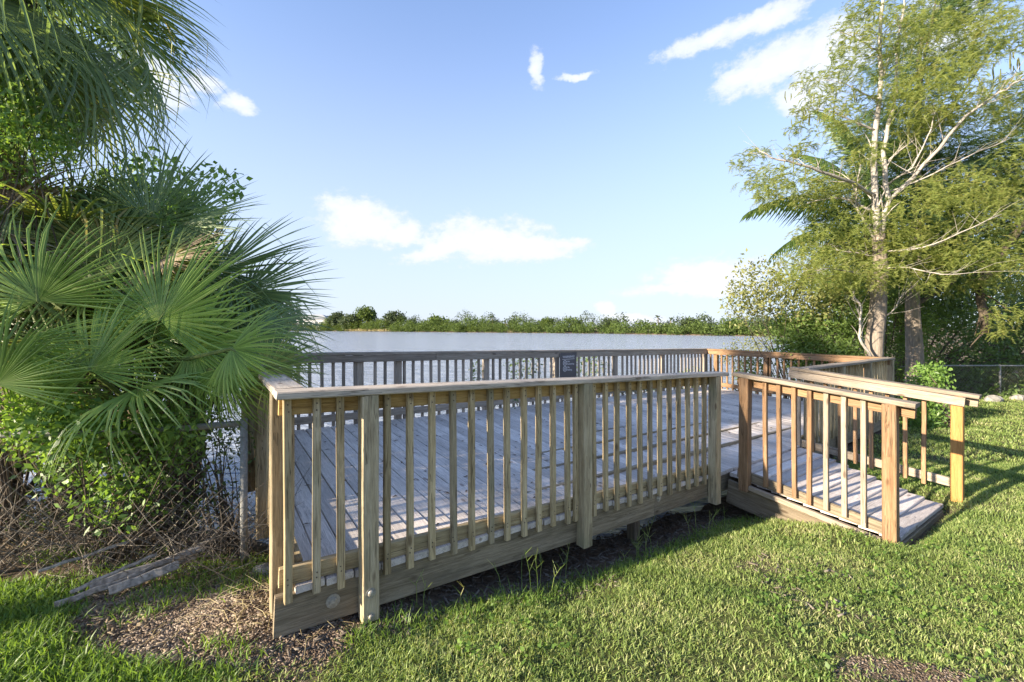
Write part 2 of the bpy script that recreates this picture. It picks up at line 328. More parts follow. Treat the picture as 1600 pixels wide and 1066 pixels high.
# lawn edge: grass grows where gmask > 0
EDGE = [(-6, 2.05), (-2.75, 2.42), (-2.35, 2.33), (-2.1, 2.1), (-1.95, 1.98), (-1.2, 1.93), (-1.05, 1.93), (-.66, 2.24), (-.18, 2.50), (.41, 2.86), (.9, 3.18), (1.5, 3.62), (1.94, 3.92), (2.2, 4.1), (2.6, 4.1), (2.9, 3.6), (3.3, 4.9), (3.9, 5.4), (6.7, 7.4), (8.2, 9.6), (9.6, 11.2), (16, 12.6), (40, 16)]
EX = np.array([e[0] for e in EDGE]); EY = np.array([e[1] for e in EDGE])
def gmask(x, y):
    e = np.interp(x, EX, EY)
    m = sstep(.14, -.14, y - e + (vnoise(x, y, 5, 9) - .5) * .3)
    # right of the ramp the lawn goes back along the deck side
    # bare dirt tongue at the left and bare patch at the right front
    d1 = np.hypot((x + 1.5) / .68, (y - 2.10) / .24); m = m * sstep(.7, 1.15, d1)
    d3 = np.hypot((x + .98) / .2, (y - 1.93) / .3); m = m * (.25 + .75 * sstep(.5, 1.2, d3))
    d2 = np.hypot((x - 1.78) / .34, (y - 1.88) / .14) + (vnoise(x, y, 9, 2) - .5) * .7; m = m * (.12 + .88 * sstep(.55, 1.1, d2))
    Xd = (x - A0.x) * dR.x + (y - A0.y) * dR.y; Yd = (x - A0.x) * dL.x + (y - A0.y) * dL.y
    m = m * (1 - ((Xd > 4.0) & (Xd < 5.65) & (Yd > -1.33)))
    wp = vnoise(x, y, 1.7, 77) * .7 + vnoise(x, y, 6, 78) * .3; m = m * (1 - .55 * sstep(.70, .82, wp))
    d4 = np.hypot((x - 5.75) / .6, (y - 5.6) / .3); m = m * (.55 + .45 * sstep(.5, 1.1, d4))
    return m
def axis(lo, hi, n, fine, c):
    t = np.linspace(np.arcsinh((lo - c) / fine), np.arcsinh((hi - c) / fine), n); return c + fine * np.sinh(t)
gx = axis(-700, 800, 420, 3.0, 1.0); gy = axis(-300, 900, 380, 3.0, 3.0)
GX, GY = np.meshgrid(gx, gy); GZ = ground_z(GX, GY)
nx, ny = len(gx), len(gy)
idx = np.arange(nx * ny).reshape(ny, nx)
Q = np.stack([idx[:-1, :-1], idx[:-1, 1:], idx[1:, 1:], idx[1:, :-1]], -1).reshape(-1, 4)
me = np_mesh('ground', np.stack([GX, GY, GZ], -1).reshape(-1, 3), Q=Q)
at = me.attributes.new('grass', 'FLOAT', 'POINT'); at.data.foreach_set('value', (gmask(GX, GY) * (lake_sd(GX, GY) < -.2)).ravel().astype(np.float32))
m, n, l, p, out = newmat('soil_and_thatch')
an = n.new('ShaderNodeAttribute'); an.attribute_name = 'grass'
geo = n.new('ShaderNodeNewGeometry')
def gnoise(s, d=6, r=.6):
    t = n.new('ShaderNodeTexNoise'); t.inputs['Scale'].default_value = s; t.inputs['Detail'].default_value = d; t.inputs['Roughness'].default_value = r; l.new(geo.outputs['Position'], t.inputs['Vector']); return t.outputs['Fac']
soil = ramp(n, [(.3, (.075, .055, .04)), (.5, (.16, .12, .085)), (.72, (.30, .24, .18))]); l.new(gnoise(16, 8, .75), soil.inputs[0])
th = ramp(n, [(.3, (.04, .05, .018)), (.52, (.085, .10, .035)), (.75, (.20, .18, .09))]); l.new(gnoise(22, 8, .7), th.inputs[0])
mx = n.new('ShaderNodeMix'); mx.data_type = 'RGBA'; l.new(an.outputs['Fac'], mx.inputs['Factor']); l.new(soil.outputs[0], mx.inputs['A']); l.new(th.outputs[0], mx.inputs['B'])
l.new(mx.outputs['Result'], p.inputs['Base Color']); p.inputs['Roughness'].default_value = .95; p.inputs['Specular IOR Level'].default_value = .1
bp = n.new('ShaderNodeBump'); bp.inputs['Strength'].default_value = 1; bp.inputs['Distance'].default_value = .03; l.new(gnoise(28, 8, .75), bp.inputs['Height']); l.new(bp.outputs[0], p.inputs['Normal'])
g = link('ground', me, m, None, True); tag(g, kind='structure', label='earth and lawn ground running down to the lake edge')

# water
m, n, l, p, out = newmat('lake_water')
p.inputs['Base Color'].default_value = (.30, .34, .42, 1); p.inputs['Roughness'].default_value = .12; p.inputs['IOR'].default_value = 1.33; p.inputs['Specular IOR Level'].default_value = .9
tcn = n.new('ShaderNodeNewGeometry')
def wn(scale, vec, det, rot):
    mp = n.new('ShaderNodeMapping'); mp.inputs['Scale'].default_value = vec; mp.inputs['Rotation'].default_value = (0, 0, rot); l.new(tcn.outputs['Position'], mp.inputs[0])
    t = n.new('ShaderNodeTexNoise'); t.inputs['Scale'].default_value = scale; t.inputs['Detail'].default_value = det; t.inputs['Roughness'].default_value = .55; l.new(mp.outputs[0], t.inputs['Vector']); return t.outputs['Fac']
a = wn(2.2, (1, 3.2, 1), 4, R(-12)); b = wn(.35, (1, 2.5, 1), 3, R(10))
ad = n.new('ShaderNodeMath'); ad.operation = 'MULTIPLY_ADD'; l.new(b, ad.inputs[0]); ad.inputs[1].default_value = 2.0; l.new(a, ad.inputs[2])
bp = n.new('ShaderNodeBump'); bp.inputs['Strength'].default_value = .9; bp.inputs['Distance'].default_value = .26; l.new(ad.outputs[0], bp.inputs['Height']); l.new(bp.outputs[0], p.inputs['Normal'])
b_ = MB(); b_.add([(-900, -400, WZ), (900, -400, WZ), (900, 1000, WZ), (-900, 1000, WZ)], [(0, 1, 2, 3)])
w = b_.build('lake_water', m); tag(w, kind='structure', label='calm pale blue lake with small ripples')

# ------------------------------------------------------------ wooden deck
deck = empty('wooden_deck', DP(0, 0, -1.5))
tag(deck, 'weathered raised wooden lakeside deck with baluster railings and a short side ramp', 'deck')
def capz(X, Y):
    f = np.interp(X, [-1, 0, 3.95, 5.95, 9.6], [-.27, -.312, -.465, -.535, -.552]); b = -.31 - .0239 * X
    t = min(max(Y / DD, 0), 1); return float(f * (1 - t) + b * t)
def deckz(X, Y):
    f = np.interp(X, [-1, 0, 3.95, 5.95, 9.6], [-1.25, -1.292, -1.500, -1.535, -1.56]); b = -1.25 - .0215 * X
    t = min(max(Y / DD, -1), 1); return float(f * (1 - t) + b * t)
MC = {}
def beam_mesh(L, w, t, segs, warp, ch, var):
    key = (round(L, 3), w, t, segs, warp, var)
    if key in MC: return MC[key]
    rr = random.Random(hash(key) & 0xffff)
    ring = [(-w / 2 + ch, -t / 2), (w / 2 - ch, -t / 2), (w / 2, -t / 2 + ch), (w / 2, t / 2 - ch), (w / 2 - ch, t / 2), (-w / 2 + ch, t / 2), (-w / 2, t / 2 - ch), (-w / 2, -t / 2 + ch)]
    V = []
    for i in range(segs + 1):
        x = L * i / segs; e = 0 if i in (0, segs) else 1
        dy, dz = rr.uniform(-warp, warp) * e, rr.uniform(-warp, warp) * e; s = 1 + rr.uniform(-.012, .012)
        for a, b in ring: V.append((x + (rr.uniform(-.002, .002) if not e else 0), a * s + dy, b * s + dz))
    Fc = [(i * 8 + j, (i + 1) * 8 + j, (i + 1) * 8 + (j + 1) % 8, i * 8 + (j + 1) % 8) for i in range(segs) for j in range(8)]
    Fc += [tuple(range(8)), tuple(segs * 8 + j for j in range(8))[::-1]]
    me = bpy.data.meshes.new('beam'); me.from_pydata(V, [], Fc); me.update(); MC[key] = me
    return me
def beam(name, p0, p1, w, t, wdir, mat, parent=None, segs=2, warp=.0015, ch=.004, var=None):
    parent = deck if parent is None else parent
    p0, p1 = Vector(p0), Vector(p1); X = p1 - p0; L = X.length; X.normalize()
    Y = Vector(wdir); Y = (Y - X * Y.dot(X)).normalized(); Z = X.cross(Y)
    me = beam_mesh(L, w, t, segs, warp, ch, random.randrange(4) if var is None else var)
    if len(me.materials) and me.materials[0] != mat: me = me.copy(); me.materials.clear()
    if not len(me.materials): me.materials.append(mat)
    me.name = name
    o = bpy.data.objects.new(name, me); COL.objects.link(o)
    o.parent = parent
    Mw = Matrix((( X.x, Y.x, Z.x, p0.x), (X.y, Y.y, Z.y, p0.y), (X.z, Y.z, Z.z, p0.z), (0, 0, 0, 1)))
    o.matrix_basis = Matrix.Translation(-Vector(parent.location)) @ Mw
    return o
UP = Vector((0, 0, 1))
def bolt(p, nrm, r=.018):
    b = MB(); nrm = Vector(nrm).normalized(); p = Vector(p)
    b.tube([p - nrm * .006, p + nrm * .003], [r * 1.5, r * 1.5], 12); b.tube([p + nrm * .003, p + nrm * .009, p + nrm * .012], [r, r * .85, r * .4], 10)
    return b.build('bolt', M_BOLT, deck, False)
M_BOLT = plain('rusty_grey_bolt', (.34, .31, .26), .6, .3, .3, 60)

NAILS = MB()
def run(o0, o1, inn, h0, h1, posts, spacing, mpost, mbal, mcap, mtop, mbot, balusters=True, cap_over=(0, 0), raise_bot=0.0, post_ext=.27, splits=(), bal_s=None, skirt=True, cap_in=.14, inner_top=False, bal_drop=.06, lean=.006, bot_end=0.):
    """one straight railing run. o0,o1 = outer edge of the cap top, inn = unit vector towards the deck"""
    o0, o1, inn = Vector(o0), Vector(o1), Vector(inn); D = o1 - o0; L = D.length; d = D.normalized()
    def P(s, off, z=0): return o0 + D * (s / L) + inn * off + UP * z
    def H(s): return h0 + (h1 - h0) * s / L
    cuts = [-cap_over[0]] + list(splits) + [L + cap_over[1]]
    for a, b in zip(cuts[:-1], cuts[1:]):
        beam('rail_cap', P(a + .0015, cap_in / 2, -.019), P(b - .0015, cap_in / 2, -.019), cap_in, .038, inn, mcap, segs=6, warp=.0022, ch=.006)
    cuts = [0.02] + list(splits) + [L - .02]
    for a, b in zip(cuts[:-1], cuts[1:]):
        beam('top_rail', P(a + .0015, .116, -.0845), P(b - .0015, .116, -.0845), .089, .036, UP, mtop, segs=4, warp=.0015)
        if skirt:
            b = min(b, L - bot_end)
            beam('bottom_rail', P(a + .0015, .118, -H(a) + .046 + raise_bot), P(b - .0015, .118, -H(b) + .046 + raise_bot), .089, .036, UP, mbot, segs=4, warp=.0015)
    for q in posts:
        s, mt = (q if isinstance(q, tuple) else (q, mpost)); ln = random.uniform(-.008, .008)
        beam('post', P(s, .046, -.040), P(s + ln, .046, -(H(s) + post_ext + random.uniform(-.02, .02))), .089, .089, d, mt, segs=5, warp=.0018, ch=.006)
    ps = [q[0] if isinstance(q, tuple) else q for q in posts]
    if balusters:
        if bal_s is None:
            bal_s = []; s = .055
            while s < L - .03: bal_s.append(s); s += spacing
        for s in bal_s:
            if min([abs(s - q) for q in ps] + [9]) < .068: continue
            j = random.uniform(-.004, .004); ln = random.uniform(-lean, lean) + lean * .6
            mm = mbal if not callable(mbal) else mbal(s)
            if inn == dL and s < 4.2:
                for zz in (-.07, -.105, -H(s) + .03, -H(s) + .055): c_ = P(s + j + random.uniform(-.006, .006), .0575, zz); NAILS.tube([c_, c_ - inn * .003], .0042, 5)
            beam('baluster', P(s + j, .076, -.0405), P(s + j + ln, .074 + random.uniform(-.002, .002), -(H(s) + bal_drop + random.uniform(-.012, .012))), .036, .036, d, mm, segs=3, warp=.0022, ch=.0035)
    return P, H

Dn = -dL
# near rail A-B
def pick(*ms):
    return lambda s: random.choices(ms, weights=[3] + [1] * (len(ms) - 1))[0]
LB = 3.98
P_AB, H_AB = run(DP(0, 0, capz(0, 0)), DP(LB, 0, capz(LB, 0)), dL, .98, 1.035, [.44, 2.055, 3.86], .1345, M_POST, pick(M_RAIL, M_RAIL, M_POST), M_CAP, M_INNER, M_RAIL,
    bal_s=[.055, .185, .302] + [.552 + .1352 * i for i in range(11)] + [1.985] + [2.17 + .1405 * i for i in range(12)], cap_over=(.0, .06))
# left rail A-C
run(DP(0, .14, capz(0, .14)), DP(0, DD, capz(0, DD)), dR, .98, .94, [.155, 1.12, 2.2, 3.2], .1345, M_POST, M_RAIL, M_CAP, M_RAIL, M_RAIL, cap_over=(.0, .0), post_ext=.24)
# doubled corner uprights at the near left corner
beam('corner_board', DP(.075, .165, capz(0, 0) - .041), DP(.075, .165, capz(0, 0) - 1.04), .089, .036, dL, M_POST, segs=4)
# back rail C-D
LBk = DW
bk_posts = []
for u in (447, 560, 620, 757, 866, 958, 1032, 1099):
    s = (u - 800) / F; pD = DP(DW, DD); t = (pD.x - s * pD.y) / (dR.x - s * dR.y); bk_posts.append(DW - t)
run(DP(.0, DD, capz(0, DD)), DP(DW, DD, capz(DW, DD)), -dL, .94, .925, sorted(set(round(x, 3) for x in bk_posts if x > 0)), .1345, M_BACK, M_BACK, M_BACK, M_BACK, M_BACK, raise_bot=.065, splits=(2.4, 4.75, 7.2))
# right rail D-E
run(DP(DW, DD - .14, capz(DW, DD)), DP(DW, 0.02, capz(DW, 0)), -dR, .925, .99, [.18, 1.3, 2.5], .1345, M_WARM, M_WARM, M_WARM, M_WARM, M_WARM, raise_bot=.06)
# front right rail F-E
run(DP(5.97, 0, capz(5.97, 0)), DP(DW, 0, capz(DW, 0)), dL, .99, .99, [.12, 1.25, 2.4, 3.55], .1345, M_POST, M_RAIL, M_BACK, M_RAIL, M_RAIL, post_ext=.35)
# ramp rails
o0 = DP(LB + .06, -.01, capz(LB, 0) + .004); o1 = DP(LB + .06, -1.40, -.580)
def wm(s): return random.choice([M_WARM, M_WARM, M_WARM, M_SUNC])
run(o0, o1, dR, 1.078, 1.108, [(.13, M_WARM), (1.24, M_WARM)], .1345, M_WARM, wm, M_SUNC, M_WARM, M_SKRT, bal_s=[.30 + .127 * i for i in range(7)], cap_over=(-.02, .0), post_ext=.06, bal_drop=-.025, bot_end=.12)
o0 = DP(5.86, .18, -.527); o1 = DP(5.86, -1.49, -.676)
P_FG, _ = run(o0, o1, dR, 1.02, .99, [(1.52, M_ORNG)], .17, M_ORNG, wm, M_SUNC, M_SUNC, M_SUNC, cap_over=(0, .0), post_ext=.10, bal_drop=.02, skirt=True, bot_end=.12, cap_in=.13, bal_s=[.08 + .148 * i for i in range(9)])
# second board of the far ramp handrail, fixed on the ramp side
beam('top_rail', P_FG(.0, -.010, -.085), P_FG(1.58, -.010, -.085), .089, .036, UP, M_SUNC, segs=4)

NAILS.build('nail_heads', plain('rusty_nail', (.07, .045, .03), .7), deck)['kind'] = 'stuff'
# deck boards
pitch = .1452; nb = int(DW / pitch)
for i in range(nb):
    X = .16 + pitch * i
    if X > DW - .07: continue
    e0, e1 = .086 + random.uniform(-.006, .004), DD - .09
    z0, z1 = deckz(X, 0) - .019 + random.uniform(-.0015, .0015), deckz(X, DD) - .019
    if i % 3 == 1:      # boards made of two lengths, butted over a joist
        c = random.choice([1.25, 2.05, 2.45]); q = c / DD; zc = z0 * (1 - q) + z1 * q
        beam('deck_board', DP(X, e0, z0), DP(X, c - .002, zc), .1355, .038, dR, M_DECK, segs=3, warp=.0012, var=i % 4)
        beam('deck_board', DP(X, c + .002, zc), DP(X, e1, z1), .1355, .038, dR, M_DECK, segs=3, warp=.0012, var=i % 4)
    else:
        beam('deck_board', DP(X, e0, z0), DP(X, e1, z1), .1355, .038, dR, M_DECK, segs=4, warp=.0015, var=i % 4)
# rim joists
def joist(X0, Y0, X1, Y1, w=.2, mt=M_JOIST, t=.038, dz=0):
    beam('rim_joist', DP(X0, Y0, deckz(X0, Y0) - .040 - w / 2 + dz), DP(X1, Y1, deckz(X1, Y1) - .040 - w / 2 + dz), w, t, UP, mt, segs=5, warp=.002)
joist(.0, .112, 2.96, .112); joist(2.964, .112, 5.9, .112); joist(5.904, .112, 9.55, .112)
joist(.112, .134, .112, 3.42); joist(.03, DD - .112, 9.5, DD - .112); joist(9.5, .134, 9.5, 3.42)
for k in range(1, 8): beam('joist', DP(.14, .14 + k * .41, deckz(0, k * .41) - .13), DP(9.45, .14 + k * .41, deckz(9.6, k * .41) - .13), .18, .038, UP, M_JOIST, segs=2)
for X in (.22, 3.05, 5.2, 7.2, 9.3):
    for Y in (.40, 1.7, 3.25):
        pt = DP(X, Y); zg = min(gz(pt.x, pt.y), -1.9) - .35
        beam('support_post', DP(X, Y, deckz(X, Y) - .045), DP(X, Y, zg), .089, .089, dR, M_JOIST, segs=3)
# bolts
pb = DP(.44, .0, deckz(.44, 0)); bolt(pb + UP * -.10 + Dn * -.002, Dn); bolt(pb + UP * -.225 + Dn * -.002, Dn, .014)
bolt(DP(.27, .092, deckz(.27, 0) - .135), Dn, .024); bolt(DP(3.02, .092, deckz(3.0, 0) - .09), Dn, .020)
# ramp floor: boards lie along the ramp's width
NR = 10
RY0, RY1, RZ0, RZ1 = .075, -1.285, deckz(5, 0) + .0, -1.672
for i in range(NR):
    t = (i + .5) / NR; Y = RY0 + (RY1 - RY0) * t; z = -1.523 + (RZ1 + 1.523) * t
    beam('ramp_board', DP(4.19, Y, z - .019 + random.uniform(-.002, .002)), DP(5.90 - .32 * t + random.uniform(-.015, .015), Y, z - .035 - .06 * t + random.uniform(-.002, .002)), .134, .038, dL, M_DECK, segs=3)
beam('ramp_trim', DP(4.085, -.18, -1.595), DP(4.085, -1.19, -1.70), .045, .04, UP, M_SUNC, segs=4)
beam('ramp_skirt', DP(4.115, .05, -1.70), DP(4.115, -1.30, -1.84), .24, .038, UP, M_SKRT, segs=4)
beam('ramp_skirt', DP(5.86, .05, -1.69), DP(5.58, -1.26, -1.865), .16, .038, UP, M_SKRT, segs=4)
beam('ramp_end_joist', DP(4.15, -1.27, -1.795), DP(5.56, -1.27, -1.865), .15, .038, UP, M_JOIST, segs=4)

# ------------------------------------------------------------ warning sign on the back rail
M_SIGN = plain('charcoal_sign_board', (.085, .08, .088), .45, 0, .2, 5); M_WHITE = plain('white_sign_print', (.62, .60, .62), .5, 0, .03)
sX = DW - 0; s = (888 - 800) / F; pD = DP(DW, DD - .16); t = (pD.x - s * pD.y) / (dR.x - s * dR.y); sX = DW - t
SW, SH = .40, .45; szt = capz(sX, DD) - .045
sg = empty('warning_sign', DP(sX, DD - .16, szt - SH)); tag(sg, 'small charcoal warning sign with white lettering and crossed-out icons on the back rail', 'sign')
b = MB()
Ms = Matrix((dR, UP, -dL)).transposed()      # sign axes: x right, y up, z towards the deck
sc_ = DP(sX, DD - .158, szt - SH / 2)
b.box(sc_, (SW, SH, .012), Ms); o = b.build('sign_panel', M_SIGN, sg)
def txt(body, size, x, y, name='lettering'):
    cu = bpy.data.curves.new(name, 'FONT'); cu.body = body; cu.size = size; cu.extrude = .0008; cu.offset = size * .012
    ob = bpy.data.objects.new(name, cu); dg = bpy.context.evaluated_depsgraph_get()
    COL.objects.link(ob); dg.update(); me = bpy.data.meshes.new_from_object(ob.evaluated_get(dg)); COL.objects.unlink(ob); bpy.data.objects.remove(ob)
    me.transform(Matrix.Translation((x, y, .0075))); me.transform(Ms.to_4x4()); me.transform(Matrix.Translation(sc_)); me.materials.clear()
    return link(name, me, M_WHITE, sg)
txt('WARNING!', .056, -.14, .135)
b = MB(); b.box(sc_ + Ms @ Vector((0, .11, .0078)), (.30, .008, .002), Ms); b.build('underline', M_WHITE, sg)
def icon(cx, cy, r):
    b = MB(); k = 24
    V = []; Fc = []
    for j in range(k):
        a = 2 * math.pi * j / k
        for rr_ in (r, r * .78): V.append(sc_ + Ms @ Vector((cx + rr_ * math.cos(a), cy + rr_ * math.sin(a), .0075)))
    for j in range(k): Fc.append((2 * j, 2 * ((j + 1) % k), 2 * ((j + 1) % k) + 1, 2 * j + 1))
    b.add(V, Fc)
    for a in (R(45), R(-45)):
        b.box(sc_ + Ms @ Vector((cx, cy, .0078)), (r * 1.8, r * .17, .001), Ms @ Matrix.Rotation(a, 3, 'Z'))
    b.build('prohibition_icon', M_WHITE, sg)
icon(-.085, .045, .048); icon(-.085, -.06, .048)
txt('No', .042, -.028, .055); txt('Swimming', .040, -.028, .010); txt('No', .042, -.028, -.05); txt('Fishing', .040, -.028, -.095)

# ------------------------------------------------------------ foliage generators
def rnd_dirs(n, rng): v = rng.normal(size=(n, 3)); return v / np.linalg.norm(v, axis=1, keepdims=True)
def leaf_arrays(C, size, rng, aspect=.42, sizevar=.35, hang=.0, flat=0.):
    """C (n,3) leaf bases -> folded rhombic leaves"""
    n = len(C); d = rnd_dirs(n, rng); d[:, 2] -= hang; d /= np.linalg.norm(d, axis=1, keepdims=True)
    nm = rnd_dirs(n, rng); nm[:, 2] += flat; s = np.cross(d, nm); s /= np.linalg.norm(s, axis=1, keepdims=True) + 1e-9; u = np.cross(s, d)
    L = size * (1 + rng.uniform(-sizevar, sizevar, n))[:, None]
    a = C; t = C + d * L; m_ = C + d * L * .42 - u * L * .07; lft = m_ + s * L * aspect * .5 + u * L * .1; rgt = m_ - s * L * aspect * .5 + u * L * .1
    V = np.stack([a, lft, t, rgt], 1).reshape(-1, 3); i = np.arange(n)[:, None] * 4
    T = np.concatenate([i + [0, 1, 2], i + [0, 2, 3]], 0)
    return V, T
def blobs(lobes, n, rng, shell=.55):
    """points in a union of ellipsoids, denser at the surface. lobes: (x,y,z,rx,ry,rz)"""
    lb = np.array(lobes, float); w = (lb[:, 3] * lb[:, 4] * lb[:, 5]) ** (2 / 3); k = rng.choice(len(lb), n, p=w / w.sum())
    d = rnd_dirs(n, rng); r = rng.uniform(shell ** 3, 1.0, n) ** (1 / 3) * (1 + rng.normal(0, .07, n)); return lb[k, :3] + d * r[:, None] * lb[k, 3:6]
def clump(P, per, spread, rng): return (np.repeat(P, per, 0) + rng.normal(0, spread, (len(P) * per, 3)))
def foliage(name, P, size, mat, parent, rng, **k):
    V, T = leaf_arrays(P, size, rng, **k); return link(name, np_mesh(name, V, T), mat, parent)

# --- fan palm fronds
def fan_mesh(seed, n=42, spread=112, droop=.35, tip=.5, stiff=.0):
    rr = random.Random(seed); V = []; Fc = []; da = R(2 * spread / n)
    for i in range(n):
        a = R(-spread) + da * (i + .5) + rr.uniform(-.02, .02)
        L = (.66 + .34 * math.cos(a / 1.7)) * rr.uniform(.9, 1.06); th = rr.uniform(.4, 1.3) * tip; br = rr.random() < .2; kink = rr.uniform(.5, .85)
        sway = rr.uniform(-.11, .11); dz0 = rr.uniform(-.05, .05)
        base = len(V); rows = (.02, .15, .30, .46, .66, .84)
        def pos(r, o, z):
            aa = a + sway * max(0, r - .4)
            x = r * math.cos(aa) - o * math.sin(aa); y = r * math.sin(aa) + o * math.cos(aa)
            zz = z + dz0 * max(0, r - .25) * 2 - droop * .5 * r * r * (.6 + .5 * abs(math.sin(a))) - th * max(0, r - .5) ** 1.7 + .10 * math.sin(min(1, abs(a) / 1.9) * 3.1) * r
            if br and r > kink * L: zz -= (r - kink * L) * 1.3; x -= (r - kink * L) * .75 * math.cos(aa); y -= (r - kink * L) * .75 * math.sin(aa)
            return (x, y, zz)
        for r in rows:
            rl = r * L; hw = rl * math.tan(da / 2) * 1.02 if r <= .3 else .38 * L * math.tan(da / 2) * (1 - max(0, r - .46) / .56) ** .8
            V += [pos(rl, -hw, -hw * .75), pos(rl, 0, 0), pos(rl, hw, -hw * .75)]
        V.append(pos(L, 0, 0))
        for k in range(len(rows) - 1):
            q = base + 3 * k; Fc += [(q, q + 1, q + 4, q + 3), (q + 1, q + 2, q + 5, q + 4)]
        q = base + 3 * (len(rows) - 1); Fc += [(q, q + 1, q + 3), (q + 1, q + 2, q + 3)]
    me = bpy.data.meshes.new('frond'); me.from_pydata(V, [], Fc); me.update()
    return me
JOIN = .28
FAN = {}
def fan(v, mat):
    k = (v, mat.name)
    if k not in FAN:
        spec = [dict(seed=1, n=54), dict(seed=2, n=48, spread=100, droop=.6, tip=.9), dict(seed=3, n=60, spread=135, droop=.15, tip=.5), dict(seed=4, n=48, spread=95, droop=.9, tip=1.3), dict(seed=5, n=56, spread=118, droop=.1, tip=.15)][v]
        me = fan_mesh(**spec); me.materials.append(mat); FAN[k] = me
    return FAN[k]
def frond(palm, hub, d, nrm, L, mat, variant, petiole_from=None):
    """fan blade with hub at `hub`, midrib along d, upper face along nrm"""
    hub = Vector(hub); X = Vector(d).normalized(); Z = Vector(nrm); Z = (Z - X * Z.dot(X)).normalized(); Y = Z.cross(X)
    o = bpy.data.objects.new('frond', fan(variant, mat)); COL.objects.link(o); o.parent = palm
    o.matrix_basis = Matrix.Translation(hub - Vector(palm.location)) @ Matrix((X, Y, Z)).transposed().to_4x4() @ Matrix.Diagonal((L, L, L, 1))
    if petiole_from is not None:
        a = Vector(petiole_from); mid = (a + hub) / 2 + UP * (hub - a).length * .12
        b = MB(); b.tube([a - o.matrix_basis.translation * 0, mid, hub, hub + X * L * .18 - Z * .01], [.02, .014, .011, .004], 5)
        pt_ = b.build('petiole', B_PET); pt_.parent = o; pt_.matrix_parent_inverse = (Matrix.Translation(Vector(palm.location)) @ o.matrix_basis).inverted()
    return o
def palm(name, label, base, crown, fronds, mats, L=.8, pet=.7, trunk_r=.13, seed=0, hang=0., group=None, elrange=(-35, 75), azr=(0, 360), var=(0, 1, 2, 3), boots=True):
    rr = random.Random(seed); base = Vector(base); crown = Vector(crown)
    t = empty(name, base); tag(t, label, 'palm', group)
    b = MB(); k = 9; pts = [base.lerp(crown, i / k) + Vector((rr.uniform(-.02, .02), rr.uniform(-.02, .02), 0)) for i in range(k + 1)]
    b.tube(pts, [trunk_r * rr.uniform(.9, 1.15) for _ in pts], 10); b.build('trunk', B_PALM, t, True)
    if boots:
        b = MB(); Lt = (crown - base).length
        for i in range(int(Lt / .05)):
            p = base.lerp(crown, (i + .5) / (Lt / .05)); a = i * 2.4; dd = Vector((math.cos(a), math.sin(a), 0)); p = p + dd * trunk_r * .8
            b.tube([p, p + dd * .09 + UP * .13, p + dd * .12 + UP * .2], [.035, .024, .012], 4)
        b.build('leaf_boots', B_PALM, t)
    for i in range(fronds):
        a = R(azr[0] + (azr[1] - azr[0]) * ((i * .618) % 1) + rr.uniform(-8, 8)); e = R(elrange[1] + (elrange[0] - elrange[1]) * (i / max(1, fronds - 1)) + rr.uniform(-8, 8))
        d = Vector((math.cos(a) * math.cos(e), math.sin(a) * math.cos(e), math.sin(e)))
        e2 = e - R(25 + 20 * rr.random()) ; d2 = Vector((math.cos(a) * math.cos(e2), math.sin(a) * math.cos(e2), math.sin(e2)))
        nrm = UP * .9 + d * .25 + Vector((rr.uniform(-.35, .35), rr.uniform(-.35, .35), 0))
        if e2 < R(-55): nrm = d + UP * .2
        pl = pet * rr.uniform(.8, 1.15)
        frond(t, crown + d * pl, d2, nrm, L * rr.uniform(.85, 1.1), rr.choice(mats), rr.choice(var), crown)
    return t

gzv = gz
# tall palm, crown off the upper left corner
pa = (-4.3, 3.55); PA = palm('tall_cabbage_palm', 'tall fan palm whose drooping fronds hang in from the upper left corner', (pa[0], pa[1], gz(*pa)), (-4.25, 3.5, 2.75), 26, [L_FANB, L_FANO, L_FANB, L_FANB], 1.0, .8, .15, 11, elrange=(-50, 70), var=(1, 3, 0))
for (u, v, y, du, dv, dy, L, vv, mt) in [(10, 30, 3.2, 150, 95, .1, .82, 1, L_FANB), (60, -55, 3.2, 190, 105, .3, .80, 1, L_FANB), (10, 60, 3.0, 90, 150, .0, .8, 3, L_FANB), (60, 90, 3.2, 150, 110, .2, .66, 1, L_FANO), (-30, 0, 2.8, 100, 150, 0, .8, 3, L_FANB), (100, 130, 3.3, 70, 150, .2, .5, 3, L_FANO)]:
    h = U(u, v, y); frond(PA, h, U(u + du, v + dv, y + dy) - h, UP + Vector((.2, -.5, 0)), L, mt, vv, Vector((-4.25, 3.5, 2.75)))
# middle palm behind the fence
PB_c = Vector((-3.75, 3.65, .35))
PB = palm('cabbage_palm', 'blue-green fan palm in the middle of the left thicket with stiff upright fronds', (-3.7, 3.6, gz(-3.7, 3.6)), PB_c, 18, [L_FANB, L_FANO, L_DRY], .85, .6, .14, 21, elrange=(-45, 80))
for (u, v, y, du, dv, dy, L, vv, mt) in [(235, 350, 3.5, 30, -150, .1, .80, 4, L_FANB), (280, 350, 3.5, 120, -45, .1, .72, 4, L_FANB), (180, 370, 3.5, -20, -150, .1, .8, 4, L_FANB), (130, 380, 3.5, -10, -120, 0, .8, 0, L_FANO), (170, 400, 3.3, -60, -130, 0, .75, 1, L_FANO), (60, 330, 3.3, -20, 90, 0, .7, 1, L_FANB)]:
    h = U(u, v, y); frond(PB, h, U(u + du, v + dv, y + dy) - h, Vector((.1, -.75, .6)), L, mt, vv, PB_c)
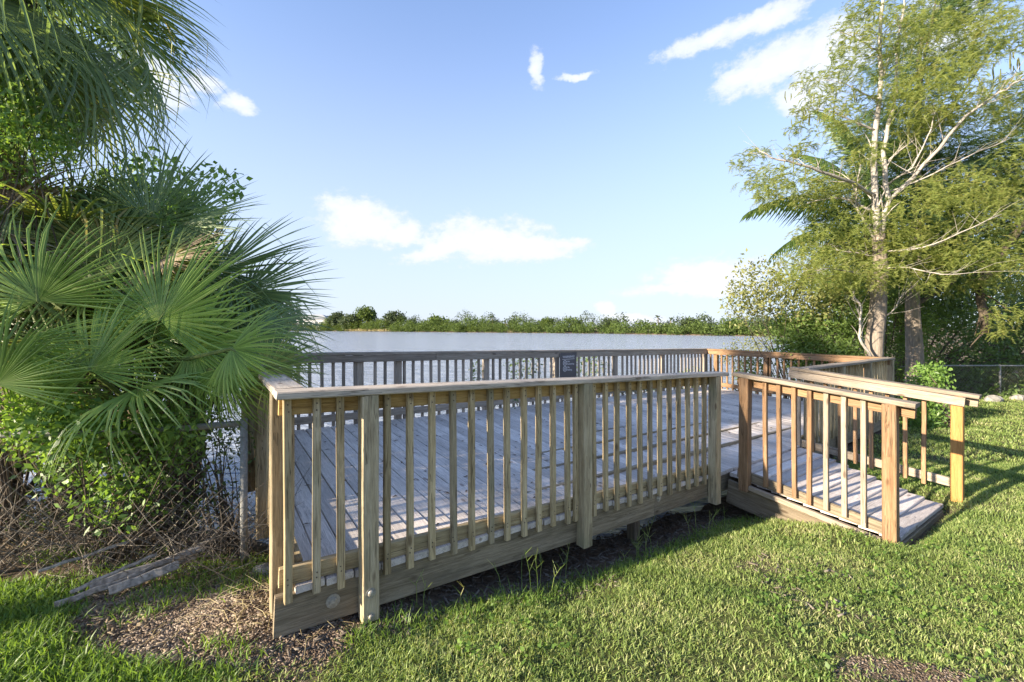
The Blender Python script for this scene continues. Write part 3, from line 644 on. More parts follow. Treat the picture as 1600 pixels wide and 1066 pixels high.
# right palm, its fan sticks out over the lake towards the deck
PC_c = Vector((-3.05, 4.1, .05))
PC = palm('cabbage_palm', 'fan palm leaning to the deck, dark spiky fans pointing right over the lake', (-3.15, 4.0, gz(-3.15, 4.0)), PC_c, 16, [L_FANB, L_FANB, L_FANO], .8, .5, .13, 33, elrange=(-40, 60), azr=(-60, 200))
for (u, v, y, du, dv, dy, L, vv, mt) in [(340, 425, 4.0, 120, -45, .1, 1.0, 4, L_FANB), (385, 455, 3.9, 120, 5, 0, .85, 4, L_FANB), (370, 500, 3.7, 110, 50, 0, .85, 0, L_FANB), (300, 430, 4.2, 60, -110, .1, .85, 4, L_FANB), (330, 480, 3.6, 80, 40, 0, .7, 1, L_FANO), (400, 520, 3.3, 80, 25, 0, .55, 0, L_FANB)]:
    h = U(u, v, y); frond(PC, h, U(u + du, v + dv, y + dy) - h, Vector((-.1, -.65, .7)), L, mt, vv, PC_c)
# young bright palm at the fence
PD_c = Vector((-2.75, 3.15, -.62))
PD = palm('young_fan_palm', 'young bright green fan palm spreading its fans over the wire fence', (-2.75, 3.15, gz(-2.75, 3.15)), PD_c, 5, [L_FANY, L_FANO], .6, .5, .08, 41, elrange=(10, 75))
for (u, v, y, du, dv, dy, L, vv, mt) in [(140, 578, 2.62, 4, -95, .15, .64, 2, L_FANY), (250, 500, 2.85, 60, -110, .15, .78, 4, L_FANY), (215, 520, 3.0, 10, -120, .2, .7, 2, L_FANY), (60, 470, 2.7, -30, -120, 0, .7, 0, L_FANY), (362, 545, 2.62, 50, 35, -.15, .46, 1, L_FANY), (350, 575, 2.8, 10, 90, -.1, .45, 3, L_FANY), (-5, 600, 2.4, -10, -30, 0, .6, 2, L_FANY), (20, 540, 2.5, 30, 60, 0, .5, 3, L_FANY), (300, 540, 2.9, 90, -30, .1, .6, 2, L_FANY), (420, 575, 2.75, 60, -10, .1, .38, 0, L_FANO)]:
    h = U(u, v, y); frond(PD, h, U(u + du, v + dv, y + dy) - h, Vector((0, -.95, .25)), L, mt, vv, PD_c)
for (u, v, y, du, dv, L) in [(40, 640, 3.0, 30, 110, .6), (110, 660, 3.1, -20, 120, .55), (170, 640, 3.2, 30, 110, .5), (-20, 600, 2.9, 20, 130, .6), (70, 430, 3.3, 10, 120, .6), (150, 470, 3.5, 60, 90, .5)]:
    h = U(u, v, y); frond(PB, h, U(u + du, v + dv, y - .1) - h, Vector((.2, -1, .1)), L, L_DRY, 3, PB_c)
rq = random.Random(77)
for i in range(34):
    u, v, y = rq.uniform(-60, 330), rq.uniform(330, 560), rq.uniform(3.0, 4.0)
    pal, cc = ((PB, PB_c), (PC, PC_c))[u > 190]
    if v < 400 and u > 220: continue
    h = U(u, v, y); a = rq.uniform(-2.9, .5); d = Vector((math.cos(a), rq.uniform(-.3, .5), -math.sin(a) * .9))
    frond(pal, h, d, Vector((rq.uniform(-.6, .6), rq.uniform(-1, -.2), rq.uniform(.1, .9))), rq.uniform(.5, .8), rq.choice([L_FANB, L_FANO, L_FANY, L_FANB, L_FANO, L_DRY]), rq.choice([0, 1, 1, 3, 4]), cc)
# palms and trees standing left of the view, they shade the deck
palm('cabbage_palm', 'fan palm at the left edge of the thicket, only frond tips in view', (-5.6, 2.9, gz(-5.6, 2.9)), (-5.6, 2.9, 1.0), 20, [L_FANB, L_FANO], 1.0, .7, .15, 51, elrange=(-50, 75))

def shrub(name, label, cat, base, lobes, n, size, mat, rng_seed, stems=5, stem_r=.02, per=1, spread=.1, group=None, stem_mat=None, **k):
    rng = np.random.default_rng(rng_seed); base = Vector(base)
    t = empty(name, base); tag(t, label, cat, group)
    P = blobs(lobes, n // per, rng, k.pop('shell', .5))
    if per > 1: P = clump(P, per, spread, rng)
    foliage('foliage', P, size, mat, t, rng, **k)
    b = MB(); rr = random.Random(rng_seed)
    for i in range(stems):
        lb = rr.choice(lobes); e = Vector(lb[:3]) + Vector((rr.uniform(-1, 1) * lb[3], rr.uniform(-1, 1) * lb[4], rr.uniform(-.6, .8) * lb[5])) * .7
        m_ = base.lerp(e, .5) + Vector((rr.uniform(-.1, .1), rr.uniform(-.1, .1), rr.uniform(0, .15))) * (e - base).length
        s = base + Vector((rr.uniform(-.12, .12), rr.uniform(-.12, .12), -.05))
        b.tube([s, m_, e], [stem_r, stem_r * .7, stem_r * .25], 5)
    b.build('stems', stem_mat or B_DARK, t)
    return t
def lob(u, v, y, ru, rv, ry=None):
    p = U(u, v, y); a = ru / F * y; b_ = rv / F * y; return (p.x, p.y, p.z, a, ry or (a + b_) / 2, b_)
# vines and shrubs of the left thicket
shrub('vine', 'bright green leafy vine climbing among the upper left fronds', 'vine', (-3.6, 3.1, gz(-3.6, 3.1)), [lob(15, 215, 3.0, 55, 75), lob(60, 190, 3.1, 35, 50)], 2300, .045, L_VINE, 61, stems=8, stem_r=.01, per=12, spread=.05)
shrub('vine', 'leafy vine mound draped over the palm right of the thicket centre', 'vine', (-2.9, 3.7, gz(-2.9, 3.7)), [lob(295, 350, 3.7, 32, 45), lob(300, 400, 3.6, 28, 30)], 2400, .05, L_VINE, 62, stems=6, stem_r=.008, per=10, spread=.05)
shrub('shrub', 'broad-leaved shrub twig tips standing behind the dark palm fans', 'shrub', (-3.6, 4.6, gz(-3.6, 4.4)), [lob(240, 270, 4.6, 45, 35), lob(330, 285, 4.6, 55, 28), lob(290, 330, 4.6, 60, 40), lob(200, 300, 4.6, 40, 50)], 620, .085, L_VINE, 63, stems=14, stem_r=.014, aspect=.55)
shrub('vine', 'vine with pointed leaves hanging on the wire fence at left', 'vine', (-2.6, 2.8, gz(-2.6, 2.8)), [lob(120, 690, 2.75, 90, 70, .12), lob(190, 770, 2.78, 55, 60, .12), lob(60, 640, 2.7, 90, 50, .15), lob(250, 690, 2.85, 60, 70, .12), lob(90, 672, 2.55, 110, 22, .08), lob(260, 665, 2.72, 80, 20, .08)], 5200, .045, L_VINE, 64, stems=26, stem_r=.006, per=5, spread=.06, aspect=.5, hang=.5, shell=.1)
shrub('vine', 'dark vine on the fence beside the grey corner post', 'vine', (-2.0, 3.0, gz(-2.0, 3.0)), [lob(290, 650, 3.3, 60, 60, .2), lob(350, 700, 3.2, 30, 70, .15), lob(320, 790, 3.2, 60, 25, .2)], 1300, .042, L_DARK, 65, stems=24, stem_r=.006, per=5, spread=.07, hang=.3, shell=.1)
shrub('shrub', 'dense dark undergrowth filling the thicket behind the fence', 'shrub', (-3.2, 3.9, gz(-3.2, 3.9)), [lob(90, 640, 3.9, 130, 110, .35), lob(-60, 560, 3.9, 140, 180, .4), lob(230, 620, 4.1, 60, 90, .35), lob(100, 450, 4.6, 160, 110, .4), lob(250, 480, 4.7, 80, 80, .4), lob(-80, 330, 4.6, 120, 120, .4), lob(60, 810, 3.5, 150, 40, .3)], 22000, .055, L_DARK, 66, stems=26, stem_r=.02, per=6, spread=.08, shell=.2)
# leafy trees outside the frame at left (their shade lies on the deck)
def broadleaf(label, base, lobes, n, size, mat, seed, trunk_r=.12, name='broadleaf_tree', per=8, spread=.16, group=None, bark=None):
    rng = np.random.default_rng(seed); rr = random.Random(seed); base = Vector(base); t = empty(name, base); tag(t, label, 'tree', group)
    P = clump(blobs(lobes, n // per, rng, .35), per, spread, rng); foliage('crown', P, size, mat, t, rng)
    c = Vector(np.mean([lb[:3] for lb in lobes], axis=0)); b = MB(); fk = base.lerp(c, .45)
    b.tube([base - UP * .1, base.lerp(fk, .5) + Vector((rr.uniform(-.06, .06), 0, 0)), fk], [trunk_r * 1.25, trunk_r, trunk_r * .85], 10); b.build('trunk', bark or B_DARK, t, True)
    b = MB()
    for lb in lobes:
        for _ in range(3):
            e = Vector(lb[:3]) + Vector((rr.uniform(-1, 1) * lb[3], rr.uniform(-1, 1) * lb[4], rr.uniform(-.4, .9) * lb[5])) * .75
            b.tube([fk, fk.lerp(e, .5) + Vector((rr.uniform(-.1, .1), rr.uniform(-.1, .1), .1)), e], [trunk_r * .55, trunk_r * .3, trunk_r * .08], 5, False)
    b.build('branches', bark or B_DARK, t, True)
    return t
broadleaf('leafy tree beside the thicket left of the view', (-6.6, 2.5, gz(-6.6, 2.5)), [(-6.4, 2.6, .3, 1.2, .8, 1.0), (-7.4, 2.4, .4, 1.1, .7, 1.2), (-5.8, 2.9, -.1, .9, .6, 1.0)], 9000, .12, L_DARK, 71)
broadleaf('second leafy tree further along the left shore', (-11.2, 1.9, gz(-11.2, 1.9)), [(-11.2, 2.0, .9, 1.5, 1.1, 1.4), (-12.4, 1.5, .5, 1.2, 1, 1.4), (-10.3, 2.3, .1, 1.0, .8, 1.1)], 8000, .13, L_DARK, 72)

broadleaf('unseen tall airy tree added to half-shade the deck, well behind the camera to the left', (-16.43, -5.35, gz(-16.43, -5.35)), [(-16.4, -5.3, 5.45, .65, .65, .7), (-16.4, -5.3, 6.3, .65, .65, .8), (-16.5, -5.4, 7.0, .5, .5, .5)], 3600, .12, L_DARK, 73, per=4, spread=.16)  # added out of view, crown placed and shaped to throw thin shade on the deck

# ------------------------------------------------------------ wire fences
def chain_fence(name, label, pts, zt, zb_fn, cell=.085, wire=.0015, posts=(), sag=0.):
    t = empty(name, (pts[0][0], pts[0][1], zb_fn(*pts[0]))); tag(t, label, 'fence')
    a = Vector((pts[0][0], pts[0][1], 0)); b_ = Vector((pts[-1][0], pts[-1][1], 0)); L = (b_ - a).length; d = (b_ - a).normalized()
    top = [Vector((a + d * L * i / 8)[:2] + (zt(i / 8),)) for i in range(9)]
    b = MB(); b.tube(top, .021, 8); b.build('top_rail', B_GALV, t, True)
    b = MB(); H = 1.05; n = int((L + H) / cell)
    def wirepath(x0, sgn):
        # diagonal wire of the weave, clipped to the panel
        pts_ = []; K = 14
        for i in range(K + 1):
            h = H * i / K; x = x0 + sgn * h
            if 0 <= x <= L:
                q = a + d * x; zz = zt(x / L) - .02 - h
                pts_.append(Vector((q.x + math.sin(x * 9 + h * 5) * .008, q.y + math.sin(x * 7 + h * 6) * .02, zz)))
        return pts_
    for i in range(n):
        for (x0, sg_) in ((-H + i * cell, 1), (i * cell, -1)):
            w_ = wirepath(x0, sg_)
            if len(w_) > 1: b.tube(w_, wire, 3, False)
    o = b.build('wire_mesh', B_WIRE, t); o['kind'] = 'stuff'
    for s in posts:
        q = a + d * (L * s); bb = MB(); bb.tube([(q.x, q.y, gz(q.x, q.y) - .3), (q.x, q.y, zt(s) + .03)], .023, 10); bb.build('fence_post', B_GALV, t, True)
    return t
fl = U(383, 650, 2.87)
chain_fence('chain_link_fence', 'sagging chain link fence with vines, left of the deck', [(-1.83, 2.9), (-5.2, 2.0)], lambda s: -.66 + (-.0) * s - .02 * math.sin(s * 9), gz, posts=(0.0, .52, .98))
chain_fence('chain_link_fence', 'chain link fence along the dark trees at the back right', [(9.6, 11.0), (22, 13.0)], lambda s: -1.06 + .02 * math.sin(s * 12) - .03 * s, gz, cell=.09, wire=.003, posts=(0.0, .3, .62, .98))

# ------------------------------------------------------------ cypress tree and trees on the right
def spray_base(seed, n=30, L=.22, needle=.048, w=.0044):
    """small feathery twig spray hanging from its base"""
    rr = random.Random(seed); V = []; T = []
    ax = Vector((.75, 0, -.45)).normalized()
    for i in range(n):
        t = (i + .5) / n; p = Vector((L * t * .8, 0, -L * .55 * t * t)); sgn = 1 if i % 2 else -1
        d = Vector((.55, sgn * .8, rr.uniform(-.6, .1))).normalized() * needle * rr.uniform(.7, 1.25) * (1.1 - .5 * t)
        q = p + d; s = Vector((rr.uniform(-1, 1), rr.uniform(-.3, .3), 1)).normalized() * w
        k = len(V); V += [p - s, p + s, q + s * .5 + d * 0, q - s * .5]; T += [(k, k + 1, k + 2), (k, k + 2, k + 3)]
    return np.array([tuple(v) for v in V], float), np.array(T, int)
def scatter(name, base_list, P, rng, scale, mat, parent, tiltv=.35, az=None):
    n = len(P); Vs = []; Ts = []; off = 0
    which = rng.integers(0, len(base_list), n)
    for w_, (BV, BT) in enumerate(base_list):
        sel = np.where(which == w_)[0]; k = len(sel)
        if k == 0: continue
        a = rng.uniform(0, 2 * np.pi, k); s = scale * rng.uniform(.65, 1.35, k); tl = rng.normal(0, tiltv, k)
        ca, sa = np.cos(a), np.sin(a); ct, st = np.cos(tl), np.sin(tl)
        X = BV[None, :, 0] * ct[:, None] + BV[None, :, 2] * st[:, None]; Zz = -BV[None, :, 0] * st[:, None] + BV[None, :, 2] * ct[:, None]; Y = np.repeat(BV[None, :, 1], k, 0)
        x = X * ca[:, None] - Y * sa[:, None]; y = X * sa[:, None] + Y * ca[:, None]
        V = np.stack([x, y, Zz], -1) * s[:, None, None] + P[sel][:, None, :]
        T = BT[None] + (np.arange(k) * len(BV))[:, None, None] + off
        Vs.append(V.reshape(-1, 3)); Ts.append(T.reshape(-1, 3)); off += k * len(BV)
    return link(name, np_mesh(name, np.concatenate(Vs), np.concatenate(Ts)), mat, parent)
SPR = [spray_base(i) for i in range(4)]
PSPR = [spray_base(10 + i, n=20, L=.30, needle=.10, w=.0055) for i in range(3)]
def branch_poly(b, pts, r0, r1, n=7, jit=.0):
    k = len(pts); P = []; rr = random.Random(int(abs(pts[0].x * 1000) + abs(pts[-1].z * 1777)))
    for i in range(k - 1):
        for j in range(3):
            q = pts[i].lerp(pts[i + 1], j / 3); g_ = min(r0 * .9, .03)
            P.append(q + (Vector((rr.uniform(-g_, g_), rr.uniform(-g_, g_), rr.uniform(-g_, g_))) if (i or j) else Vector()))
    P.append(pts[-1]); m_ = len(P); R_ = [r0 + (r1 - r0) * (i / (m_ - 1)) ** .8 for i in range(m_)]; b.tube(P, R_, n)
    if r0 < .14:
        for i in range(2, m_):          # side twigs
            for _ in range(2):
                d = (P[i] - P[i - 1]).normalized(); o_ = Vector((rr.uniform(-1, 1), rr.uniform(-1, 1), rr.uniform(-.3, .8))); e = (d * .8 + o_ * .8).normalized() * rr.uniform(.25, .7)
                q = P[i - 1].lerp(P[i], rr.random()); w_ = max(.004, R_[i] * .35)
                b.tube([q, q + e * .5 + Vector((0, 0, rr.uniform(-.03, .06))), q + e], [w_, w_ * .6, w_ * .25], 4, False)
def px(y, *uv): return [U(u, v, y + (dy[0] if dy else 0)) for (u, v, *dy) in uv]
Yc = 8.7
cy = empty('cypress_tree', U(1367, 640, Yc)); cy.location.z = gz(cy.location.x, cy.location.y)
tag(cy, 'pale barked bald cypress forking into two leaders behind the right rail', 'tree')
b = MB(); branch_poly(b, [Vector((cy.location.x, Yc, cy.location.z - .1))] + px(Yc, (1366, 560), (1372, 462), (1376, 415), (1373, 366)), .185, .105, 12); b.build('trunk', B_CYPL, cy, True)
b = MB()
for pts, r0, r1 in [(px(Yc, (1373, 372), (1366, 300), (1372, 158), (1378, 40), (1384, -90)), .078, .02),
                    (px(Yc, (1375, 370), (1388, 315), (1380, 236), (1394, 173), (1404, 80), (1412, -20)), .062, .014),
                    (px(Yc, (1388, 316), (1446, 257, -.4), (1504, 184, -.8), (1556, 147, -1.0), (1600, 124, -1.2)), .042, .012),
                    (px(Yc, (1366, 306), (1315, 278, -.5), (1267, 262, -.7), (1215, 249, -.7), (1186, 236, -.6)), .042, .010),
                    (px(Yc, (1366, 333), (1336, 315), (1300, 309), (1262, 318)), .03, .008),
                    (px(Yc, (1370, 378), (1341, 336), (1336, 294), (1345, 255)), .028, .008),
                    (px(Yc, (1372, 156), (1340, 140), (1310, 128)), .02, .006), (px(Yc, (1370, 205), (1340, 192), (1300, 175), (1262, 168)), .022, .006),
                    (px(Yc, (1376, 80), (1340, 60), (1312, 50)), .02, .006),
                    (px(Yc, (1384, 255), (1410, 232, .1), (1452, 205, .2), (1490, 180, .3)), .022, .006),
                    (px(Yc, (1386, 290), (1425, 262, -.4), (1450, 215, -.6), (1462, 172, -.6)), .02, .008),
                    (px(Yc, (1388, 300), (1440, 280, -.4), (1500, 250, -.7), (1580, 215, -.9)), .018, .007),
                    (px(Yc, (1375, 395), (1440, 388, -.7), (1500, 365, -1.0), (1565, 335, -1.2)), .02, .006),
                    (px(Yc, (1376, 420), (1420, 418, -.6), (1470, 430, -1.0), (1520, 426, -1.2)), .017, .006),
                    (px(Yc, (1372, 440), (1330, 425, -.6), (1290, 420, -.9), (1250, 425, -1.0)), .015, .006),
                    (px(Yc, (1372, 400), (1330, 395, .1), (1290, 388, .2)), .018, .006),
                    (px(Yc - .3, (1362, 560), (1343, 525), (1346, 483), (1333, 455)), .03, .012),
                    (px(Yc, (1378, 500), (1400, 480, -.2), (1412, 460, -.3)), .018, .006)]:
    branch_poly(b, pts, r0, r1, 7)
b.build('branches', B_CYP, cy, True)
rng = np.random.default_rng(5)
CLU = [(1170, 240, 14), (1152, 258, 12), (1190, 235, 14), (1240, 235, 16), (1262, 228, 12), (1185, 280, 32), (1215, 285, 36), (1250, 290, 40), (1285, 305, 38), (1300, 330, 36), (1320, 290, 26), (1335, 350, 36), (1195, 310, 20),
       (1262, 125, 22), (1285, 150, 22), (1250, 178, 16), (1240, 200, 10), (1310, 120, 26), (1325, 160, 30), (1300, 190, 24), (1325, 210, 28), (1350, 240, 26), (1330, 60, 26), (1345, 25, 30), (1320, 90, 20), (1370, 100, 30), (1385, 50, 36), (1405, 10, 36), (1395, 150, 30), (1355, 5, 25),
       (1420, 60, 36), (1450, 30, 36), (1430, 120, 40), (1460, 150, 40), (1485, 110, 36), (1490, 60, 36), (1520, 30, 40), (1550, 45, 40), (1585, 30, 36), (1540, 80, 30), (1580, 70, 24), (1510, 160, 34), (1480, 190, 32), (1440, 200, 34), (1410, 190, 30), (1420, 240, 24), (1550, 140, 26), (1590, 135, 22), (1580, 160, 20), (1545, 170, 18), (1570, 200, 22), (1560, 180, 14),
       (1470, 290, 42), (1500, 300, 40), (1440, 310, 32), (1550, 290, 42), (1590, 300, 44), (1590, 240, 28), (1540, 330, 36), (1590, 350, 30), (1490, 345, 36), (1440, 365, 36), (1400, 360, 36), (1385, 395, 40), (1345, 400, 40), (1310, 385, 38), (1270, 365, 26), (1280, 410, 36), (1250, 400, 26), (1300, 440, 30), (1330, 430, 34), (1365, 430, 34), (1420, 400, 40), (1460, 400, 40), (1510, 400, 40), (1550, 400, 36), (1440, 440, 28), (1490, 440, 28), (1560, 440, 26), (1590, 410, 30), (1575, 490, 22), (1560, 515, 16), (1260, 440, 22), (1235, 425, 18), (1595, 450, 20)]
P = []
for (u, v, r) in CLU:
    k = int(r * r * .115) + 14; c = U(u, v, Yc + random.uniform(-1.0, .8)); a = r / F * Yc
    d = rnd_dirs(k, rng) * (rng.uniform(0.1, 1, k) ** .5)[:, None] * np.array([a * 1.1, a * 1.4, a * .8]); P.append(np.array(c)[None] + d)
P = np.concatenate(P); 
scatter('crown', SPR, P, rng, .85, L_CYP, cy, .5)
b = MB()     # hanging moss-brown catkin strings on twig ends
for (u, v, n_) in [(1252, 150, 6), (1262, 185, 6), (1330, 140, 5), (1290, 170, 6), (1460, 175, 9), (1430, 210, 8), (1540, 110, 6), (1585, 95, 6), (1575, 170, 5), (1240, 250, 3), (1410, 80, 6), (1350, 60, 6)]:
    for _ in range(n_):
        p = U(u + random.uniform(-28, 28), v + random.uniform(-14, 10), Yc + random.uniform(-.4, .4)); L = random.uniform(.12, .35)
        b.tube([p, p + Vector((random.uniform(-.02, .02), 0, -L * .5)), p + Vector((random.uniform(-.03, .03), 0, -L))], [.008, .013, .004], 4)
b.build('catkins', L_OLIVE, cy)['kind'] = 'stuff'

# second trunk tree behind (dark feathery)
Y2 = 10.2
t2 = empty('feathery_dark_tree', U(1428, 640, Y2)); t2.location.z = gz(t2.location.x, t2.location.y)
tag(t2, 'darker feathery tree with a straight brown trunk right behind the pale cypress', 'tree')
b = MB(); branch_poly(b, [Vector((t2.location.x, Y2, t2.location.z - .1))] + px(Y2, (1428, 540), (1426, 440), (1432, 320), (1436, 160), (1440, 60)), .21, .04, 12); b.build('trunk', B_CYPL, t2, True)
b = MB()
for pts, r0, r1 in [(px(Y2, (1428, 480), (1455, 460), (1490, 440)), .07, .05), (px(Y2, (1426, 420), (1480, 380), (1560, 350), (1640, 330)), .05, .01), (px(Y2, (1434, 300), (1380, 250), (1330, 225)), .04, .01), (px(Y2, (1436, 200), (1500, 150), (1560, 60)), .04, .01), (px(Y2, (1438, 130), (1450, 60), (1470, -30)), .03, .01), (px(Y2 - .8, (1640, 300), (1560, 400), (1530, 440), (1540, 520)), .05, .08), (px(Y2, (1530, 440), (1600, 400), (1680, 390)), .05, .03)]: branch_poly(b, pts, r0, r1)
b.build('branches', B_DARK, t2, True)
P = []
for (u, v, r) in [(1440, 40, 40), (1480, 20, 40), (1520, -10, 50), (1400, 100, 40), (1445, 120, 50), (1500, 95, 30), (1420, 180, 50), (1460, 220, 50), (1500, 240, 45), (1400, 250, 50), (1360, 200, 40), (1340, 260, 50), (1320, 310, 50), (1440, 280, 50), (1490, 320, 50), (1550, 240, 40), (1590, 210, 40), (1580, 260, 40), (1540, 310, 50), (1600, 310, 50), (1350, 350, 50), (1300, 360, 40), (1400, 340, 50), (1450, 380, 50), (1520, 370, 50), (1590, 370, 40), (1380, 420, 50), (1330, 440, 40), (1640, 260, 60), (1660, 350, 60), (1640, 150, 60)]:
    k = int(r * r * .085) + 6; c = U(u, v, Y2 + random.uniform(-.6, .9)); a = r / F * Y2
    P.append(np.array(c)[None] + rnd_dirs(k, rng) * (rng.uniform(0.1, 1, k) ** .5)[:, None] * np.array([a * 1.1, a * 1.3, a * .8]))
scatter('crown', PSPR, np.concatenate(P), rng, 1.1, L_PINE, t2, .6)

# feather palm behind the cypress
def feather_mesh(seed, n=34, L=1.0):
    rr = random.Random(seed); V = []; Fc = []
    def rac(t): return Vector((t, 0, .12 * math.sin(t * 2.2) - .38 * t * t))
    for i in range(n):
        t = .12 + .88 * i / (n - 1); p = rac(t)
        for sg_ in (-1, 1):
            ll = .30 * (1 - abs(t - .45) * 1.1) * rr.uniform(.85, 1.1); d = Vector((.35, sg_ * .45, -.75 + rr.uniform(-.15, .15))).normalized()
            m_ = p + d * ll * .5; e = p + d * ll + Vector((0, 0, -ll * .22)); s = Vector((1, 0, .2)).normalized() * .011; k = len(V)
            V += [p - s * .5, p + s * .5, m_ + s, m_ - s, e]; Fc += [(k, k + 1, k + 2, k + 3), (k + 3, k + 2, k + 4)]
    k = len(V)
    b = MB(); b.tube([rac(q / 8) for q in range(9)], [.016 - .0015 * q for q in range(9)], 5)
    Fc += [tuple(i + k for i in f) for f in b.f]; V += b.v
    me = bpy.data.meshes.new('frond'); me.from_pydata([tuple(v) for v in V], [], Fc); me.update(); return me
fp = empty('feather_palm', U(1365, 640, 9.6)); fp.location.z = gz(fp.location.x, fp.location.y); tag(fp, 'feather palm behind the cypress with arching fronds drooping to the left', 'palm')
b = MB(); ftop = U(1352, 330, 9.6); b.tube([fp.location, fp.location.lerp(ftop, .5), ftop], [.08, .06, .045], 8); b.build('trunk', B_PALM, fp, True)
b = MB(); b.tube([ftop, U(1357, 250, 9.6)], [.05, .025], 8); b.build('crownshaft', plain('green_crownshaft', (.14, .22, .05), .4, 0, .1), fp, True)
FM = [feather_mesh(1), feather_mesh(2)]
for mm in FM: mm.materials.append(L_DARK)
FMY = feather_mesh(3); FMY.materials.append(L_OLIVE)
ctr = U(1340, 300, 9.6)
for (u, v, du, dv, dy, L, mm) in [(1340, 330, -190, -55, -.2, 2.9, FM[0]), (1335, 365, -175, -10, -.3, 2.3, FM[1]), (1340, 300, -90, -100, .3, 1.8, FM[0]), (1350, 290, 60, -120, .4, 2.4, FM[1]), (1360, 300, 150, -60, .3, 2.5, FM[0]), (1360, 320, 180, 10, -.2, 2.5, FM[1]), (1340, 360, -160, 90, .0, 2.3, FMY), (1350, 280, -30, -140, .2, 2.2, FM[1]), (1480, 270, 90, -40, .2, 2.0, FM[0]), (1480, 290, 120, 10, 0, 2.0, FM[1])]:
    h = U(u, v, 9.6); d = (U(u + du, v + dv, 9.6 + dy) - h).normalized(); Z = (UP - d * UP.dot(d)).normalized(); Y = Z.cross(d)
    o = bpy.data.objects.new('frond', mm); COL.objects.link(o); o.parent = fp
    o.matrix_basis = Matrix.Translation(h - fp.location) @ Matrix((d, Y, Z)).transposed().to_4x4() @ Matrix.Diagonal((L * .85, L * .85, L * .85, 1))

broadleaf('dense leafy dark tree standing furthest back behind the cypress', (11.2, 12.2, gz(11.2, 12.2)), [lob(1410, 340, 12, 70, 70), lob(1340, 420, 12, 50, 50), lob(1490, 400, 12.4, 70, 50), lob(1430, 460, 12, 110, 60)], 11000, .15, L_DARK, 91, .16, per=8, spread=.16)
# shrubs and hedge below, from left to right
shrub('sparse_shrub', 'open airy shrub with small olive leaves against the sky left of the cypress', 'shrub', (6.3, 9.4, gz(6.3, 9.2)), [lob(1185, 450, 9.2, 45, 45), lob(1230, 460, 9.3, 50, 50), lob(1280, 470, 9.4, 50, 45), lob(1160, 480, 9.2, 25, 30)], 3600, .085, L_OLIVE, 81, stems=18, stem_r=.011, aspect=.5, per=4, spread=.1, shell=.1)
shrub('hedge_bush', 'rounded sunlit green bush hugging the outside of the right rail', 'shrub', (6.9, 9.0, gz(6.9, 9.0)), [lob(1240, 520, 9.3, 35, 35), lob(1290, 530, 9.3, 50, 40), lob(1320, 490, 9.6, 50, 45), lob(1280, 560, 9.0, 60, 30)], 15000, .075, L_MID, 82, stems=12, per=6, spread=.08)
shrub('hedge_bush', 'leafy green bush between the two trunks behind the rail corner', 'shrub', (9.8, 11.2, gz(9.8, 11.2)), [lob(1400, 500, 11.4, 40, 60), lob(1390, 560, 11.2, 60, 40), lob(1350, 460, 11.2, 60, 50)], 12000, .08, L_MID, 83, stems=12, per=6, spread=.08)
shrub('hedge_bush', 'low bright bush at the outer corner of the right rail', 'shrub', (7.9, 7.6, gz(7.9, 7.6)), [lob(1450, 600, 8.0, 22, 35), lob(1440, 650, 7.8, 26, 30)], 2600, .075, L_VINE, 84, stems=8, per=5, spread=.05)
shrub('hedge_bush', 'dark shrub mass behind the far wire fence', 'shrub', (12.5, 13.2, gz(12.5, 13.2)), [lob(1470, 540, 12.8, 60, 80), lob(1530, 560, 13.2, 60, 60), lob(1590, 540, 13.4, 60, 80), lob(1540, 470, 14, 80, 60), lob(1650, 540, 13.4, 80, 90), lob(1450, 470, 13, 60, 60), lob(1500, 600, 12.6, 120, 30)], 26000, .11, L_DARK, 85, stems=30, stem_r=.035, per=8, spread=.12)
shrub('hedge_bush', 'taller dark tree mass at the far right edge behind the fence', 'shrub', (17.5, 15.5, gz(17.5, 15.5)), [lob(1600, 440, 15, 70, 70), lob(1700, 430, 15, 90, 110), lob(1560, 400, 16, 60, 40)], 9000, .13, L_DARK, 86, stems=24, stem_r=.04, per=8, spread=.16)
shrub('reed_clump', 'thin pale shoreline weeds poking above the back right rail corner', 'plant', (6.2, 10.6, gz(6.2, 10.6)), [lob(1160, 545, 10.2, 30, 16), lob(1190, 535, 10.4, 20, 18), lob(1150, 560, 10.0, 30, 16)], 700, .07, L_OLIVE, 87, stems=16, stem_r=.006, per=3, spread=.05)
shrub('vine', 'small vine climbing the back railing left of the sign', 'vine', DP(4.1, DD + .12, -1.9), [(*DP(4.15, DD + .1, -.75), .35, .12, .28), (*DP(3.2, DD + .1, -.8), .12, .1, .3), (*DP(3.5, DD + .05, -1.25), .5, .1, .12)], 620, .055, L_DARK, 88, stems=10, stem_r=.005, per=3, spread=.04, shell=.1)
shrub('vine', 'vine on the back railing between the sign and the rail corner', 'vine', DP(6.0, DD + .12, -1.9), [(*DP(5.75, DD + .1, -.8), .35, .12, .28), (*DP(6.3, DD + .08, -1.2), 1.2, .1, .14)], 800, .055, L_DARK, 89, stems=10, stem_r=.005, per=3, spread=.04, shell=.1)
shrub('shrub', 'sunlit shrub outside the back right corner of the deck', 'shrub', DP(9.9, 2.2, -2.0), [(*DP(10.1, 2.6, -1.1), .4, .5, .4), (*DP(10.1, 1.4, -1.1), .35, .5, .45), (*DP(9.6, 3.9, -1.35), .5, .3, .25)], 3000, .07, L_MID, 90, stems=10, per=5, spread=.06)

